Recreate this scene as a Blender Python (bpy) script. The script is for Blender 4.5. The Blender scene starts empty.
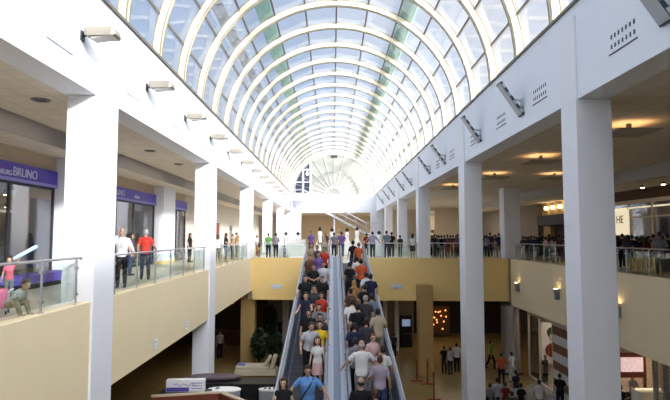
import bpy, bmesh, math, random
from mathutils import Vector, Matrix, Euler
random.seed(7)
SC = bpy.context.scene
COL = SC.collection
R = math.radians
# ------------------------------------------------------------------ camera maths (670x400 frame)
F, VX, HY, CZ = 540.0, 332.5, 236.0, 1.4
TH = math.atan((HY - 200) / F); SN, CS = math.sin(TH), math.cos(TH)
YAW = -math.atan((335 - VX) / F)          # aimed slightly to the right of the hall axis
def proj(x, y, z):
    c, s = math.cos(YAW), math.sin(YAW)
    xr, yr = x * c + y * s, -x * s + y * c
    dz = z - CZ
    fw = yr * CS + dz * SN
    return 335 + F * xr / fw, 200 - F * (dz * CS - yr * SN) / fw
def ray(px, py):
    v = Vector(((px - 335) / F, 1.0, (200 - py) / F))
    v = Vector((v.x, v.y * CS - v.z * SN, v.y * SN + v.z * CS))
    c, s = math.cos(YAW), math.sin(YAW)
    return Vector((v.x * c - v.y * s, v.x * s + v.y * c, v.z))
def at_y(px, py, Y):
    d = ray(px, py); t = Y / d.y
    return Vector((d.x * t, Y, CZ + d.z * t))
def at_z(px, py, z):
    d = ray(px, py); t = (z - CZ) / d.z
    return Vector((d.x * t, d.y * t, z))
# ------------------------------------------------------------------ materials
def nt(m): m.use_nodes = True; return m.node_tree.nodes, m.node_tree.links
def mat(name, col, rough=.6, metal=0, var=.06, scale=6, emit=None, est=1, bump=0, objcol=False, spec=.3):
    m = bpy.data.materials.new(name); N, L = nt(m)
    b = N['Principled BSDF']; b.inputs['Roughness'].default_value = rough; b.inputs['Metallic'].default_value = metal
    b.inputs['Specular IOR Level'].default_value = spec
    tc = N.new('ShaderNodeTexCoord'); nz = N.new('ShaderNodeTexNoise')
    nz.inputs['Scale'].default_value = scale; nz.inputs['Detail'].default_value = 3
    L.new(tc.outputs['Object'], nz.inputs['Vector'])
    mp = N.new('ShaderNodeMapRange'); mp.inputs['To Min'].default_value = 1 - var; mp.inputs['To Max'].default_value = 1 + var
    L.new(nz.outputs['Fac'], mp.inputs['Value'])
    mx = N.new('ShaderNodeVectorMath'); mx.operation = 'SCALE'
    L.new(mp.outputs['Result'], mx.inputs['Scale'])
    if objcol:
        oi = N.new('ShaderNodeObjectInfo'); L.new(oi.outputs['Color'], mx.inputs[0])
    else:
        mx.inputs[0].default_value = col
    L.new(mx.outputs['Vector'], b.inputs['Base Color'])
    if emit:
        b.inputs['Emission Color'].default_value = (*emit, 1); b.inputs['Emission Strength'].default_value = est
    if bump:
        bp = N.new('ShaderNodeBump'); bp.inputs['Strength'].default_value = bump; bp.inputs['Distance'].default_value = .01
        L.new(nz.outputs['Fac'], bp.inputs['Height']); L.new(bp.outputs['Normal'], b.inputs['Normal'])
    return m
def tiles(name, c1, c2, line, size, mortar=.012, rough=.5, spec=.3):
    m = bpy.data.materials.new(name); N, L = nt(m); b = N['Principled BSDF']
    b.inputs['Roughness'].default_value = rough; b.inputs['Specular IOR Level'].default_value = spec
    tc = N.new('ShaderNodeTexCoord'); br = N.new('ShaderNodeTexBrick')
    br.offset = 0; br.inputs['Scale'].default_value = 1; br.inputs['Brick Width'].default_value = size; br.inputs['Row Height'].default_value = size
    br.inputs['Mortar Size'].default_value = mortar; br.inputs['Color1'].default_value = (*c1, 1); br.inputs['Color2'].default_value = (*c2, 1); br.inputs['Mortar'].default_value = (*line, 1)
    L.new(tc.outputs['Object'], br.inputs['Vector']); L.new(br.outputs['Color'], b.inputs['Base Color'])
    return m
def glass(name, tint, refl=.08, rough=.03, milk=0):
    m = bpy.data.materials.new(name); N, L = nt(m); N.remove(N['Principled BSDF'])
    t = N.new('ShaderNodeBsdfTransparent'); t.inputs['Color'].default_value = (*tint, 1)
    g = N.new('ShaderNodeBsdfGlossy'); g.inputs['Roughness'].default_value = rough
    lw = N.new('ShaderNodeLayerWeight'); lw.inputs['Blend'].default_value = .2
    mr = N.new('ShaderNodeMapRange'); mr.inputs['To Min'].default_value = refl; mr.inputs['To Max'].default_value = min(.6, refl + .35)
    L.new(lw.outputs['Facing'], mr.inputs['Value'])
    x = N.new('ShaderNodeMixShader'); L.new(mr.outputs['Result'], x.inputs[0]); L.new(t.outputs[0], x.inputs[1]); L.new(g.outputs[0], x.inputs[2])
    if milk:
        d = N.new('ShaderNodeBsdfTranslucent'); d.inputs['Color'].default_value = (.95, .95, .93, 1); y = N.new('ShaderNodeMixShader'); y.inputs[0].default_value = milk
        L.new(x.outputs[0], y.inputs[1]); L.new(d.outputs[0], y.inputs[2]); x = y
    L.new(x.outputs[0], N['Material Output'].inputs['Surface'])
    return m
M = dict(
    white=mat('white_paint_sky_tint', (.80, .83, .90), .75, var=.02, scale=1.5),  # faint blue of the sky light put into the wall white
    col=mat('column_paint_sky_tint', (.80, .81, .86), .7, var=.02, scale=1.2),  # same sky blue, weaker, put into the column white
    cream=mat('cream_plaster', (.84, .71, .47), .75, var=.04, scale=1.2),
    yellow=mat('yellow_plaster', (.82, .60, .25), .7, var=.04, scale=1),
    ochre=mat('ochre_plaster', (.42, .28, .11), .7, var=.04),
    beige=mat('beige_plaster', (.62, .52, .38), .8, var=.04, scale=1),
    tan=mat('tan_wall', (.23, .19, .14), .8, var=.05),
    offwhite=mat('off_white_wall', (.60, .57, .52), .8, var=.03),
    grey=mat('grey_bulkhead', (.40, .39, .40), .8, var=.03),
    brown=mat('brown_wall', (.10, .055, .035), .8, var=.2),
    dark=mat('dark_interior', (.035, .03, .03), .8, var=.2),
    black=mat('black_matte', (.012, .012, .013), .5, var=.2),
    ceil=tiles('ceiling_tiles', (.72, .66, .57), (.67, .61, .52), (.52, .47, .40), .6, .012, .9),
    gfloor=tiles('ground_floor_tiles', (.34, .24, .10), (.31, .22, .09), (.22, .16, .08), .6, .008, .25, .4),
    gpale=tiles('pale_floor_tiles', (.34, .33, .31), (.31, .30, .28), (.22, .21, .20), .6, .008, .25, .4),
    ufloor=tiles('gallery_floor_tiles', (.74, .66, .52), (.70, .62, .48), (.5, .44, .35), .5, .006, .35, .4),
    rib=mat('cream_rib_paint', (.74, .68, .52), .5, var=.03),
    edge_strip=mat('brown_edge_strip', (.30, .25, .17), .6),
    mull=mat('brown_mullion', (.20, .18, .15), .6),
    mull2=mat('grey_mullion', (.42, .42, .40), .6),
    plate=mat('lamp_plate', (.38, .34, .29), .6),
    green=mat('green_gutter', (.18, .40, .32), .5, var=.1),
    slate=mat('slate_gutter', (.20, .25, .34), .5, var=.1),
    vglass=glass('skylight_glass', (.92, .95, .98), .05, milk=.045),
    rglass=glass('railing_glass', (.88, .94, .92), .05),
    sglass=glass('shop_glass', (.78, .80, .84), .07),
    dglass=glass('dark_glass', (.22, .25, .30), .1),
    frost=mat('frosted_pane', (.9, .92, .86), .5, var=.02),
    steel=mat('brushed_steel', (.58, .59, .63), .28, .85, var=.05),
    bluesteel=mat('escalator_panel', (.23, .27, .37), .35, .6, var=.05),
    palemetal=mat('pale_metal', (.52, .56, .65), .4, .5, var=.03),
    tread=mat('dark_tread', (.09, .09, .10), .5, .5, var=.1),
    rubber=mat('grey_rubber', (.22, .23, .27), .5),
    lampbody=mat('lamp_housing', (.30, .27, .22), .4, .3),
    lens=mat('lamp_lens', (.42, .41, .38), .2),
    darkmetal=mat('dark_lamp_body', (.05, .05, .06), .5, .3),
    led=mat('led_face', (.42, .45, .5), .3),
    hole=mat('dark_hole', (.10, .10, .12), .8),
    warm=mat('warm_emitter', (.9, .7, .4), .5, emit=(1, .62, .3), est=1.7),
    spot=mat('warm_spot', (.9, .8, .6), .5, emit=(1, .75, .4), est=9),
    lit=mat('lit_panel', (.9, .85, .7), .5, emit=(1, .86, .58), est=.5),
    poster=mat('lit_poster', (.8, .6, .6), .5, emit=(1, .72, .74), est=.4, var=.9, scale=12),
    screen=mat('lit_screen', (.2, .25, .35), .4, emit=(.35, .45, .7), est=.35),
    purple=mat('purple_sign', (.06, .04, .26), .45, var=.15, scale=1.5, emit=(.10, .06, .5), est=.1),
    lilac=mat('lilac_band', (.24, .24, .55), .5, emit=(.4, .4, .8), est=.02),
    letter=mat('letter_white', (.42, .42, .6), .5, emit=(.8, .8, 1), est=.05),
    letterdark=mat('letter_dark', (.12, .08, .05), .5),
    wood=mat('red_brown_wood', (.16, .045, .025), .5, var=.25, scale=4),
    edge=mat('beige_edge', (.55, .45, .33), .5),
    plum=mat('plum_top', (.12, .085, .10), .35),
    cloth=mat('cloth', (1, 1, 1), .85, var=.12, scale=14, objcol=True, bump=.25, spec=.15),
    skin=mat('skin', (1, 1, 1), .55, var=.05, objcol=True),
    eye=mat('eye_dark', (.03, .02, .02), .3), lip=mat('lip', (.42, .16, .13), .5),
    hair=mat('hair', (1, 1, 1), .6, var=.25, scale=30, objcol=True),
    leaf=mat('leaf', (.028, .05, .02), .6, var=.5, scale=8), bark=mat('bark', (.1, .06, .03), .8),
    sofa=mat('cream_upholstery', (.72, .66, .52), .8, var=.05, bump=.2),
    red=mat('red_post', (.22, .03, .02), .4), gown=mat('white_satin', (.88, .87, .86), .5, var=.03),
    stripe=mat('brown_band', (.17, .085, .045), .5), stripew=mat('white_band', (.58, .56, .54), .5),
    pink=mat('pink_plastic', (.75, .2, .35), .5), babyblue=mat('blue_balloon', (.35, .6, .85), .3),
    violet=mat('violet_vinyl', (.12, .09, .42), .5), goods=mat('shelf_goods', (.55, .42, .34), .6, var=.9, scale=9),
)
# ------------------------------------------------------------------ mesh builder
class MB:
    def __init__(s): s.v = []; s.f = []
    def quadbox(s, P):
        n = len(s.v); s.v += [tuple(p) for p in P]
        for f in ((0, 3, 2, 1), (4, 5, 6, 7), (0, 1, 5, 4), (1, 2, 6, 5), (2, 3, 7, 6), (3, 0, 4, 7)): s.f.append([n + i for i in f])
        return s
    def box(s, x0, x1, y0, y1, z0, z1):
        return s.quadbox([(x0, y0, z0), (x1, y0, z0), (x1, y1, z0), (x0, y1, z0), (x0, y0, z1), (x1, y0, z1), (x1, y1, z1), (x0, y1, z1)])
    def obox(s, c, size, rot):
        c = Vector(c); h = Vector(size) / 2
        return s.quadbox([c + rot @ Vector((a * h.x, b * h.y, d * h.z)) for a, b, d in ((-1, -1, -1), (1, -1, -1), (1, 1, -1), (-1, 1, -1), (-1, -1, 1), (1, -1, 1), (1, 1, 1), (-1, 1, 1))])
    def rings(s, rings, cap=True, close=False):
        n0 = len(s.v); k = len(rings[0])
        for r in rings: s.v += [tuple(p) for p in r]
        m = len(rings)
        for i in range(m if close else m - 1):
            j = (i + 1) % m
            for a in range(k):
                b = (a + 1) % k
                s.f.append([n0 + i * k + a, n0 + i * k + b, n0 + j * k + b, n0 + j * k + a])
        if cap and not close:
            s.f.append([n0 + a for a in range(k)][::-1]); s.f.append([n0 + (m - 1) * k + a for a in range(k)])
        return s
    def tube(s, pts, r, seg=8, r1=None):
        pts = [Vector(p) for p in pts]; rs = []; m = len(pts)
        for i, p in enumerate(pts):
            d = (pts[min(i + 1, m - 1)] - pts[max(i - 1, 0)]).normalized()
            u = d.cross(Vector((0, 0, 1)) if abs(d.z) < .9 else Vector((0, 1, 0))).normalized(); w = d.cross(u)
            rr = r if r1 is None else r + (r1 - r) * i / (m - 1)
            rs.append([p + (u * math.cos(2 * math.pi * a / seg) + w * math.sin(2 * math.pi * a / seg)) * rr for a in range(seg)])
        return s.rings(rs)
    def lathe(s, prof, c=(0, 0, 0), seg=16, ex=1, ey=1):
        return s.rings([[(c[0] + r * ex * math.cos(2 * math.pi * a / seg), c[1] + r * ey * math.sin(2 * math.pi * a / seg), c[2] + z) for a in range(seg)] for r, z in prof])
    def ell(s, c, r, rot=None, seg=14, st=9):
        c = Vector(c); rs = []
        for i in range(st + 1):
            t = math.pi * (i + .02 * (1 if i == 0 else -1 if i == st else 0) * 3) / st
            ring = []
            for a in range(seg):
                v = Vector((r[0] * math.sin(t) * math.cos(2 * math.pi * a / seg), r[1] * math.sin(t) * math.sin(2 * math.pi * a / seg), -r[2] * math.cos(t)))
                ring.append(c + (rot @ v if rot else v))
            rs.append(ring)
        return s.rings(rs)
    def cap(s, p0, p1, r0, r1, seg=10):
        p0, p1 = Vector(p0), Vector(p1); d = (p1 - p0); L = max(d.length, 1e-4); d = d / L
        u = d.cross(Vector((0, 0, 1)) if abs(d.z) < .9 else Vector((0, 1, 0))).normalized(); w = d.cross(u); rs = []
        for k in range(5):
            t = math.pi / 2 * (k + .12) / 4.12; rs.append((p0 - d * r0 * math.cos(t), r0 * math.sin(t)))
        for k in range(4, -1, -1):
            t = math.pi / 2 * (k + .12) / 4.12; rs.append((p1 + d * r1 * math.cos(t), r1 * math.sin(t)))
        return s.rings([[c + (u * math.cos(2 * math.pi * a / seg) + w * math.sin(2 * math.pi * a / seg)) * q for a in range(seg)] for c, q in rs])
    def mesh(s, name, smooth=False):
        me = bpy.data.meshes.new(name); me.from_pydata(s.v, [], s.f)
        bm = bmesh.new(); bm.from_mesh(me); bmesh.ops.recalc_face_normals(bm, faces=bm.faces[:]); bm.to_mesh(me); bm.free()
        if smooth:
            for p in me.polygons: p.use_smooth = True
        return me
    def build(s, name, m, parent=None, smooth=False, bevel=0):
        me = s.mesh(name, smooth); me.materials.append(m)
        o = bpy.data.objects.new(name, me); COL.objects.link(o)
        if parent: o.parent = parent
        if bevel:
            b = o.modifiers.new('bevel', 'BEVEL'); b.width = bevel; b.segments = 2; b.limit_method = 'ANGLE'
        return o
def tag(o, label, cat, group=None, kind=None):
    o['label'] = label; o['category'] = cat
    if group: o['group'] = group
    if kind: o['kind'] = kind
    return o
def thing(name, label, cat, loc=(0, 0, 0), rz=0, group=None):
    o = bpy.data.objects.new(name, None); COL.objects.link(o); o.location = loc; o.rotation_euler = (0, 0, rz); o.empty_display_size = .2
    return tag(o, label, cat, group)
def struct(name, mb, m, parent=None, **k):
    o = mb.build(name, m, parent, **k)
    if not parent: o['kind'] = 'structure'
    return o
def dup(o, parent=None):
    c = o.copy(); COL.objects.link(c)
    if parent: c.parent = parent
    for ch in [x for x in o.children]: dup(ch, c)
    return c
def text(s, size, m, parent, loc, rot, name='lettering', ext=.01):
    cu = bpy.data.curves.new(name, 'FONT'); cu.body = s; cu.size = size; cu.extrude = ext; cu.align_x = 'CENTER'; cu.align_y = 'CENTER'
    tmp = bpy.data.objects.new('tmp', cu); COL.objects.link(tmp); dg = bpy.context.evaluated_depsgraph_get(); dg.update()
    me = bpy.data.meshes.new_from_object(tmp.evaluated_get(dg)); bpy.data.objects.remove(tmp); bpy.data.curves.remove(cu)
    me.materials.clear(); me.materials.append(m); o = bpy.data.objects.new(name, me); COL.objects.link(o); o.parent = parent; o.location = loc; o.rotation_euler = rot
    return o
# ------------------------------------------------------------------ dimensions
XL, XR, XF = -5.0, 5.35, 10.7                # left balcony plane, right column plane, right balcony plane
ZB, ZS, ZG = 4.385, 6.5, -6.8                # beam underside, vault springing, ground floor
YB, YE = -12.0, 66.0
ZL, ZR, ZBR = -1.96, -2.73, -2.54            # undersides of the balcony fronts and bridge
YC = [11.3 + 10.7 * k for k in range(5)]     # column fronts
def YBR(x): return 33.9 - (x + 5) * 1.0 / 15.7   # bridge front line
# ------------------------------------------------------------------ setting
struct('floor', MB().box(-15, 25, YB, 80, ZG - .3, ZG), M['gfloor'])
struct('floor_pale_paving', MB().quadbox([(6.2, 24.5, ZG), (10.9, 20, ZG), (25, 20, ZG), (25, 48, ZG), (6.2, 24.5, ZG + .012), (10.9, 20, ZG + .012), (25, 20, ZG + .012), (25, 48, ZG + .012)]), M['gpale'])
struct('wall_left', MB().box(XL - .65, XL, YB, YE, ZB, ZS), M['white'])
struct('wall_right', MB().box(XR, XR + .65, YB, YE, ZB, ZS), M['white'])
struct('trim_1', MB().box(XL - .1, XL + .06, YB, YE, ZS, ZS + .07), M['mull'])
struct('trim_2', MB().box(XR - .06, XR + .1, YB, YE, ZS, ZS + .07), M['mull'])
struct('ceiling_left', MB().box(-15, XL - .65, YB, YE, ZB, ZB + .3).box(-15, -7.78, YB, YE, 3.92, ZB), M['ceil'])
struct('trim_3', MB().box(-7.8, -7.75, YB, YE, 3.90, ZB), M['grey'])
struct('ceiling_right', MB().box(XR + .65, 25, YB, YE, ZB, ZB + .3).box(13.43, 25, YB, YE, 3.84, ZB), M['ceil'])
struct('trim_4', MB().box(13.38, 13.43, YB, YE, 3.82, ZB), M['grey'])
struct('balcony_front_left', MB().box(XL - .3, XL, YB, 34.2, ZL, .04), M['cream'])
struct('floor_gallery_left', MB().box(-15, XL - .3, YB, YE, ZL, 0), M['ufloor'])
struct('balcony_front_right', MB().box(XF, XF + .3, YB, 32.6, ZR, .04), M['cream'])
struct('floor_gallery_right', MB().box(XF + .3, 25, YB, YE, ZR, 0), M['ufloor'])
EX0, EX1 = -1.6, 2.0
def bridge_prism(x0, x1, d0, z0, z1, depth=None):
    y0, y1 = YBR(x0) + d0, YBR(x1) + d0
    e0, e1 = (y0 + depth, y1 + depth) if depth else (YE, YE)
    return MB().quadbox([(x0, y0, z0), (x1, y1, z0), (x1, e1, z0), (x0, e0, z0), (x0, y0, z1), (x1, y1, z1), (x1, e1, z1), (x0, e0, z1)])
struct('bridge_front_left', bridge_prism(XL, EX0, 0, ZBR, .04, .3), M['yellow'])
struct('bridge_front_right', bridge_prism(EX1, XF, 0, ZBR, .04, .3), M['yellow'])
struct('floor_bridge', bridge_prism(XL - .3, XF + .3, .3, ZBR, 0), M['ufloor'])
struct('bridge_front_middle', bridge_prism(EX0, EX1, .05, ZBR, 0, .25), M['yellow'])
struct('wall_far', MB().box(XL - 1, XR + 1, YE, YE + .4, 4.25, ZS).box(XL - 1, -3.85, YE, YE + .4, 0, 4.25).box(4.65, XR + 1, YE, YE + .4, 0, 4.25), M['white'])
struct('wall_far_hall', MB().box(-16, 26, 78, 78.3, ZG, 5), M['beige'])
struct('floor_far_hall', MB().box(-16, 26, YE, 78, -.3, 0), M['ufloor'])
struct('ceiling_far_hall', MB().box(-16, 26, YE + .4, 78.3, 4.3, 4.6), M['ceil'])
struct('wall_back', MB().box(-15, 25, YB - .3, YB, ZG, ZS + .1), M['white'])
struct('wall_left_gallery', MB().box(-12.5, -12.3, YB, YE, 0, 3.92).box(-9.3, -9.0, 33, YE, 0, 3.92), M['offwhite'])
struct('wall_right_gallery', MB().box(20.5, 20.8, YB, YE, 0, 3.9).box(15.6, 16, 41, YE, 0, 3.84), M['tan'])
struct('wall_gallery_end', MB().box(11, 15.6, 58, 58.3, 0, ZB), M['beige'])
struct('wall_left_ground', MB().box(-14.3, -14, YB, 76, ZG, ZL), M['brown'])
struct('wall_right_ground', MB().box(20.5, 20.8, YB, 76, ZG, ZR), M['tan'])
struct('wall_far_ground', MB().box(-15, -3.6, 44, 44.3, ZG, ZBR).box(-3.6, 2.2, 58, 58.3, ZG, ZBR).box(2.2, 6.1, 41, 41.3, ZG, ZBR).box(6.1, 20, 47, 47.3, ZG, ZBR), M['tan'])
# ---- barrel vault skylight: window_1 with ribs, purlins, panes
CXV, RX, RZ = .175, 5.41, 5.2
def vp(a, y, k=0): return Vector((CXV + (RX + k) * math.cos(a), y, ZS + (RZ + k) * math.sin(a)))
vault = bpy.data.objects.new('window_1', None); COL.objects.link(vault); vault['kind'] = 'structure'
pan = MB()
for i in range(12):
    a0, a1 = R(15 * i), R(15 * (i + 1))
    n = len(pan.v); pan.v += [tuple(vp(a0, YB)), tuple(vp(a1, YB)), tuple(vp(a1, YE)), tuple(vp(a0, YE))]; pan.f.append([n, n + 1, n + 2, n + 3])
pan.build('glass_pane', M['vglass'], vault)
NA = 36
def rib_mesh(y, w, k0, k1):
    return MB().rings([[vp(math.pi * i / NA, y - w, k0), vp(math.pi * i / NA, y + w, k0), vp(math.pi * i / NA, y + w, k1), vp(math.pi * i / NA, y - w, k1)] for i in range(NA + 1)])
rib0 = rib_mesh(0, .085, -.26, -.03).build('rib', M['rib'], vault, smooth=False)
st = MB()  # thin brown strips along the inner and outer rib edges
for w0 in (-.10, .10):
    for k0, k1 in ((-.275, -.255), (-.05, -.02)):
        st.rings([[vp(math.pi * i / NA, w0 - .012, k0), vp(math.pi * i / NA, w0 + .012, k0), vp(math.pi * i / NA, w0 + .012, k1), vp(math.pi * i / NA, w0 - .012, k1)] for i in range(NA + 1)])
sg0 = st.build('edge_strip', M['edge_strip'], rib0)
ribs_y = [12.8 + 2.55 * k for k in range(-9, 21)]
for i, y in enumerate(ribs_y):
    r = rib0 if i == 0 else dup(rib0, vault)
    r.location = (0, y, 0)
for i in range(1, 12):
    a = R(15 * i); p = vp(a, 0, -.04)
    MB().obox((p.x, (YB + YE) / 2, p.z), (.07, YE - YB, .05), Matrix.Rotation(math.pi / 2 - a, 3, 'Y')).build('purlin', M['mull'], vault)
for deg, w, m in ((60, .62, 'green'), (120, .62, 'green'), (138, .4, 'slate')):
    a = R(deg + (3.2 if deg > 90 else -3.2)); p = vp(a, 0, .35)
    MB().obox((p.x, (YB + YE) / 2, p.z), (w, YE - YB, .25), Matrix.Rotation(math.pi / 2 - a, 3, 'Y')).build('gutter', M[m], vault)
# ---- fanlight in the end wall: window_2
frostm = bpy.data.materials.new('frosted_fanlight'); _N, _L = nt(frostm); _N.remove(_N['Principled BSDF'])
_d = _N.new('ShaderNodeBsdfDiffuse'); _d.inputs['Color'].default_value = (.42, .41, .34, 1); _t = _N.new('ShaderNodeBsdfTranslucent'); _t.inputs['Color'].default_value = (.9, .9, .76, 1)
_x = _N.new('ShaderNodeMixShader'); _x.inputs[0].default_value = .55; _L.new(_d.outputs[0], _x.inputs[1]); _L.new(_t.outputs[0], _x.inputs[2]); _L.new(_x.outputs[0], _N['Material Output'].inputs['Surface'])
fan = bpy.data.objects.new('window_2', None); COL.objects.link(fan); fan['kind'] = 'structure'
g = MB(); n = 24
ring = [vp(math.pi * i / n, YE + .15, -.1) for i in range(n + 1)] + [Vector((CXV, YE + .15, ZS))]
g.v = [tuple(p) for p in ring]; g.f = [[i, i + 1, n + 1] for i in range(4 * 4)] + [[i, i + 1, n + 1] for i in range(16, 24)]
g.build('frosted_pane', frostm, fan)
fr = MB().rings([[vp(math.pi * i / n, YE, -.3), vp(math.pi * i / n, YE + .2, -.3), vp(math.pi * i / n, YE + .2, .05), vp(math.pi * i / n, YE, .05)] for i in range(n + 1)])
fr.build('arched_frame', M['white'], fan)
for k in range(1, 12):
    a = math.pi * k / 12
    MB().tube([Vector((CXV, YE + .1, ZS)) + (vp(a, YE + .1) - Vector((CXV, YE + .1, ZS))) * q for q in (.12, .97)], .09, 6).build('mullion', M['mull2'], fan)
MB().rings([[vp(math.pi * i / n, YE, -2.5), vp(math.pi * i / n, YE + .12, -2.5), vp(math.pi * i / n, YE + .12, -2.4), vp(math.pi * i / n, YE, -2.4)] for i in range(n + 1)]).build('mullion', M['mull2'], fan)
MB().rings([[vp(math.pi * i / n, YE, -4.4), vp(math.pi * i / n, YE + .2, -4.4), vp(math.pi * i / n, YE + .2, -4.25), vp(math.pi * i / n, YE, -4.25)] for i in range(n + 1)]).build('hub', M['white'], fan)
MB().box(-.2, .6, YE - .1, YE + .2, 11.05, 11.3).build('exit_lamp_box', M['dark'], fan)
dr = bpy.data.objects.new('door_1', None); COL.objects.link(dr); dr['kind'] = 'structure'
dg = MB(); yy = YE + .02
pts = [(-4.45, 6.6), (-2.75, 6.6), (-2.75, 10.3), (-3.2, 9.95), (-3.8, 9.3), (-4.3, 8.4), (-4.55, 7.4)]
dg.v = [(x, yy, z) for x, z in pts] + [(x, yy + .05, z) for x, z in pts]; k = len(pts)
dg.f = [list(range(k)), list(range(k, 2 * k))[::-1]] + [[i, (i + 1) % k, (i + 1) % k + k, i + k] for i in range(k)]
dg.build('door_glass', mat('door_glass_dark', (.05, .05, .075), .2), dr)
MB().box(-3.72, -3.5, yy - .1, yy, 6.6, 9.5).box(-2.8, -2.6, yy - .1, yy, 6.5, 10.4).box(-4.5, -2.7, yy - .1, yy, 7.95, 8.03).box(-3.6, -2.7, yy - .1, yy, 9.45, 9.6).box(-4.6, -2.6, yy - .1, yy, 6.5, 6.65).build('door_frame', M['white'], dr)
MB().ell((-3.1, yy - .12, 9.05), (.2, .06, .28)).build('door_lamp', M['lit'], dr)
# ---- landing and stair at the far end
stair = thing('staircase', 'white steel stair falling from the arched doorway across the far hall', 'staircase', (0, 0, 0))
MB().box(-4.9, -3.3, 61.6, 65.9, 5.5, 5.62).build('landing', M['white'], stair)
nst = 26; sx0, sz0, sx1, sz1 = -3.4, 5.62, 3.9, 1.75
for i in range(nst):
    x = sx0 + (sx1 - sx0) * i / nst; z = sz0 + (sz1 - sz0) * (i + .5) / nst
    MB().box(x, x + .31, 61.7, 62.9, z - .05, z).build('tread', M['white'], stair)
for y in (61.65, 62.92): MB().quadbox([(sx0, y, sz0 - .22), (sx1, y, sz1 - .22), (sx1, y + .05, sz1 - .22), (sx0, y + .05, sz0 - .22), (sx0, y, sz0 - .08), (sx1, y, sz1 - .08), (sx1, y + .05, sz1 - .08), (sx0, y + .05, sz0 - .08)]).build('stringer', M['palemetal'], stair)
for y in (61.65, 62.92):
    rl = MB().tube([(-4.8, y, 6.75), (sx0, y, 6.75), (sx1, y, sz1 + 1.15), (5.2, y, sz1 + 1.15)], .035, 6)
    rl.tube([(sx0, y, 6.2), (sx1, y, sz1 + .6)], .018, 6)
    for i in range(7):
        x = sx0 + (sx1 - sx0) * i / 6; z = sz0 + (sz1 - sz0) * i / 6
        rl.tube([(x, y, z - .1), (x, y, z + 1.12)], .022, 6)
    rl.build('railing', M['palemetal'], stair)
MB().box(3.9, 5.2, 61.6, 63.0, 1.6, 1.75).build('landing', M['white'], stair)
for x, z in ((.2, 3.6), (4.2, 1.6), (5.1, 1.6), (-4.7, 5.5)): MB().box(x - .07, x + .07, 62.2, 62.34, 0, z).build('post', M['white'], stair)
# ------------------------------------------------------------------ columns
ordn = ['nearest the camera', 'second from the camera', 'third from the camera, by the bridge corner', 'fourth from the camera, beyond the bridge', 'fifth from the camera, beyond the bridge', 'farthest of its row']
for k, y in enumerate(YC):
    dn, df = ((.28, 1.05), (-.35, .6), (.6, 1.6), (0, 1), (0, 1))[k]
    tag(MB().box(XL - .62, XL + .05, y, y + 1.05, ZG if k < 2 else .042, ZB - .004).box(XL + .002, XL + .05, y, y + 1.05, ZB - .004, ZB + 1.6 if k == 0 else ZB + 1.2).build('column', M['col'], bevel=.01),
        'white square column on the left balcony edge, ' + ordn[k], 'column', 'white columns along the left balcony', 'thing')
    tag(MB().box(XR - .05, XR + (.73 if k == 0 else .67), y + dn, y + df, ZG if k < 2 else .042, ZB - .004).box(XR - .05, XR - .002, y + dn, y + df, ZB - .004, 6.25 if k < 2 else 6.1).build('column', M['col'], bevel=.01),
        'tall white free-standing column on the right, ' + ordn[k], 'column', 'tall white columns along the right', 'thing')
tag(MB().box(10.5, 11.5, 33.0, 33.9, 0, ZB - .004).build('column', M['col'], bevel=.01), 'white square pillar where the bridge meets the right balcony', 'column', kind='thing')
for x, y0, y1, w in ((-9.0, 17.4, 18.9, 'between the first two purple shop signs'), (-9.0, 27.2, 29.2, 'right of the second purple shop sign')):
    o = thing('pillar', 'broad cream pillar of the left shop row ' + w, 'pillar', (0, 0, 0)); o['kind'] = 'thing'
    MB().box(x + .01, x + .5, y0, y1, 0, 3.915).build('shaft', M['white'], o)
    MB().box(x + .01, x + .52, y0 - .02, y1 + .02, 0, .16).build('skirting', M['yellow'], o)
p = at_y(419, 330, 32.2); q = at_y(433.5, 330, 32.2)
tag(MB().box(p.x, q.x, 32.2, 33.1, ZG, at_y(426, 285, 32.2).z).build('pier', M['ochre'], bevel=.02), 'ochre square pier standing right of the escalators below the bridge', 'pier', kind='thing')
tag(MB().box(-5.75, -4.87, 34.25, 35.1, ZG, ZBR - .003).box(-5.75, -5.31, 34.25, 35.1, ZBR - .003, ZL).build('pier', M['ochre'], bevel=.02), 'ochre square pier left of the potted trees, at the bridge corner', 'pier', kind='thing')
o = thing('round_column', 'round silver metal-clad column under the right bridge corner', 'column', (10.75, 32.9, ZG)); o['kind'] = 'thing'
MB().lathe([(.56, 0), (.56, 4.02)], seg=48).build('cladding', M['steel'], o, smooth=False)
MB().lathe([(.60, .001), (.60, .12), (.57, .12)], seg=32).build('base_ring', M['darkmetal'], o)
# ------------------------------------------------------------------ railings
def railing(a, b, label, n, group):
    a, b = Vector(a), Vector(b); d = (b - a); L = d.length; u = d / L
    t = thing('glass_railing', label, 'railing', a, 0, group)
    w = Vector((-u.y, u.x, 0)); rot = Matrix((u, w, Vector((0, 0, 1)))).transposed()
    MB().tube([(0, 0, .92), tuple(d + Vector((0, 0, .92)))], .026, 8).ell((0, 0, .92), (.045,) * 3).ell(tuple(d + Vector((0, 0, .92))), (.045,) * 3).build('top_rail', M['steel'], t, smooth=True)
    for i in range(n + 1):
        q = u * (L * (.02 + .96 * i / n))
        MB().tube([q, q + Vector((0, 0, .92))], .022, 8).lathe([(.05, 0), (.05, .02)], tuple(q), 10).obox(q + Vector((0, 0, .2)), (.1, .05, .05), rot).obox(q + Vector((0, 0, .72)), (.1, .05, .05), rot).build('post', M['steel'], t, smooth=False)
    for i in range(n):
        q = u * (L * (.02 + .96 * (i + .5) / n))
        MB().obox(q + Vector((0, 0, .46)), (L * .96 / n - .1, .012, .72), rot).build('glass_panel', M['rglass'], t)
gl = 'glass railings along the left balcony'
railing((XL - .12, 3, .04), (XL - .12, 11.05, .04), 'glass railing with steel rail on the left balcony, nearest section before the first column', 6, gl)
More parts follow.
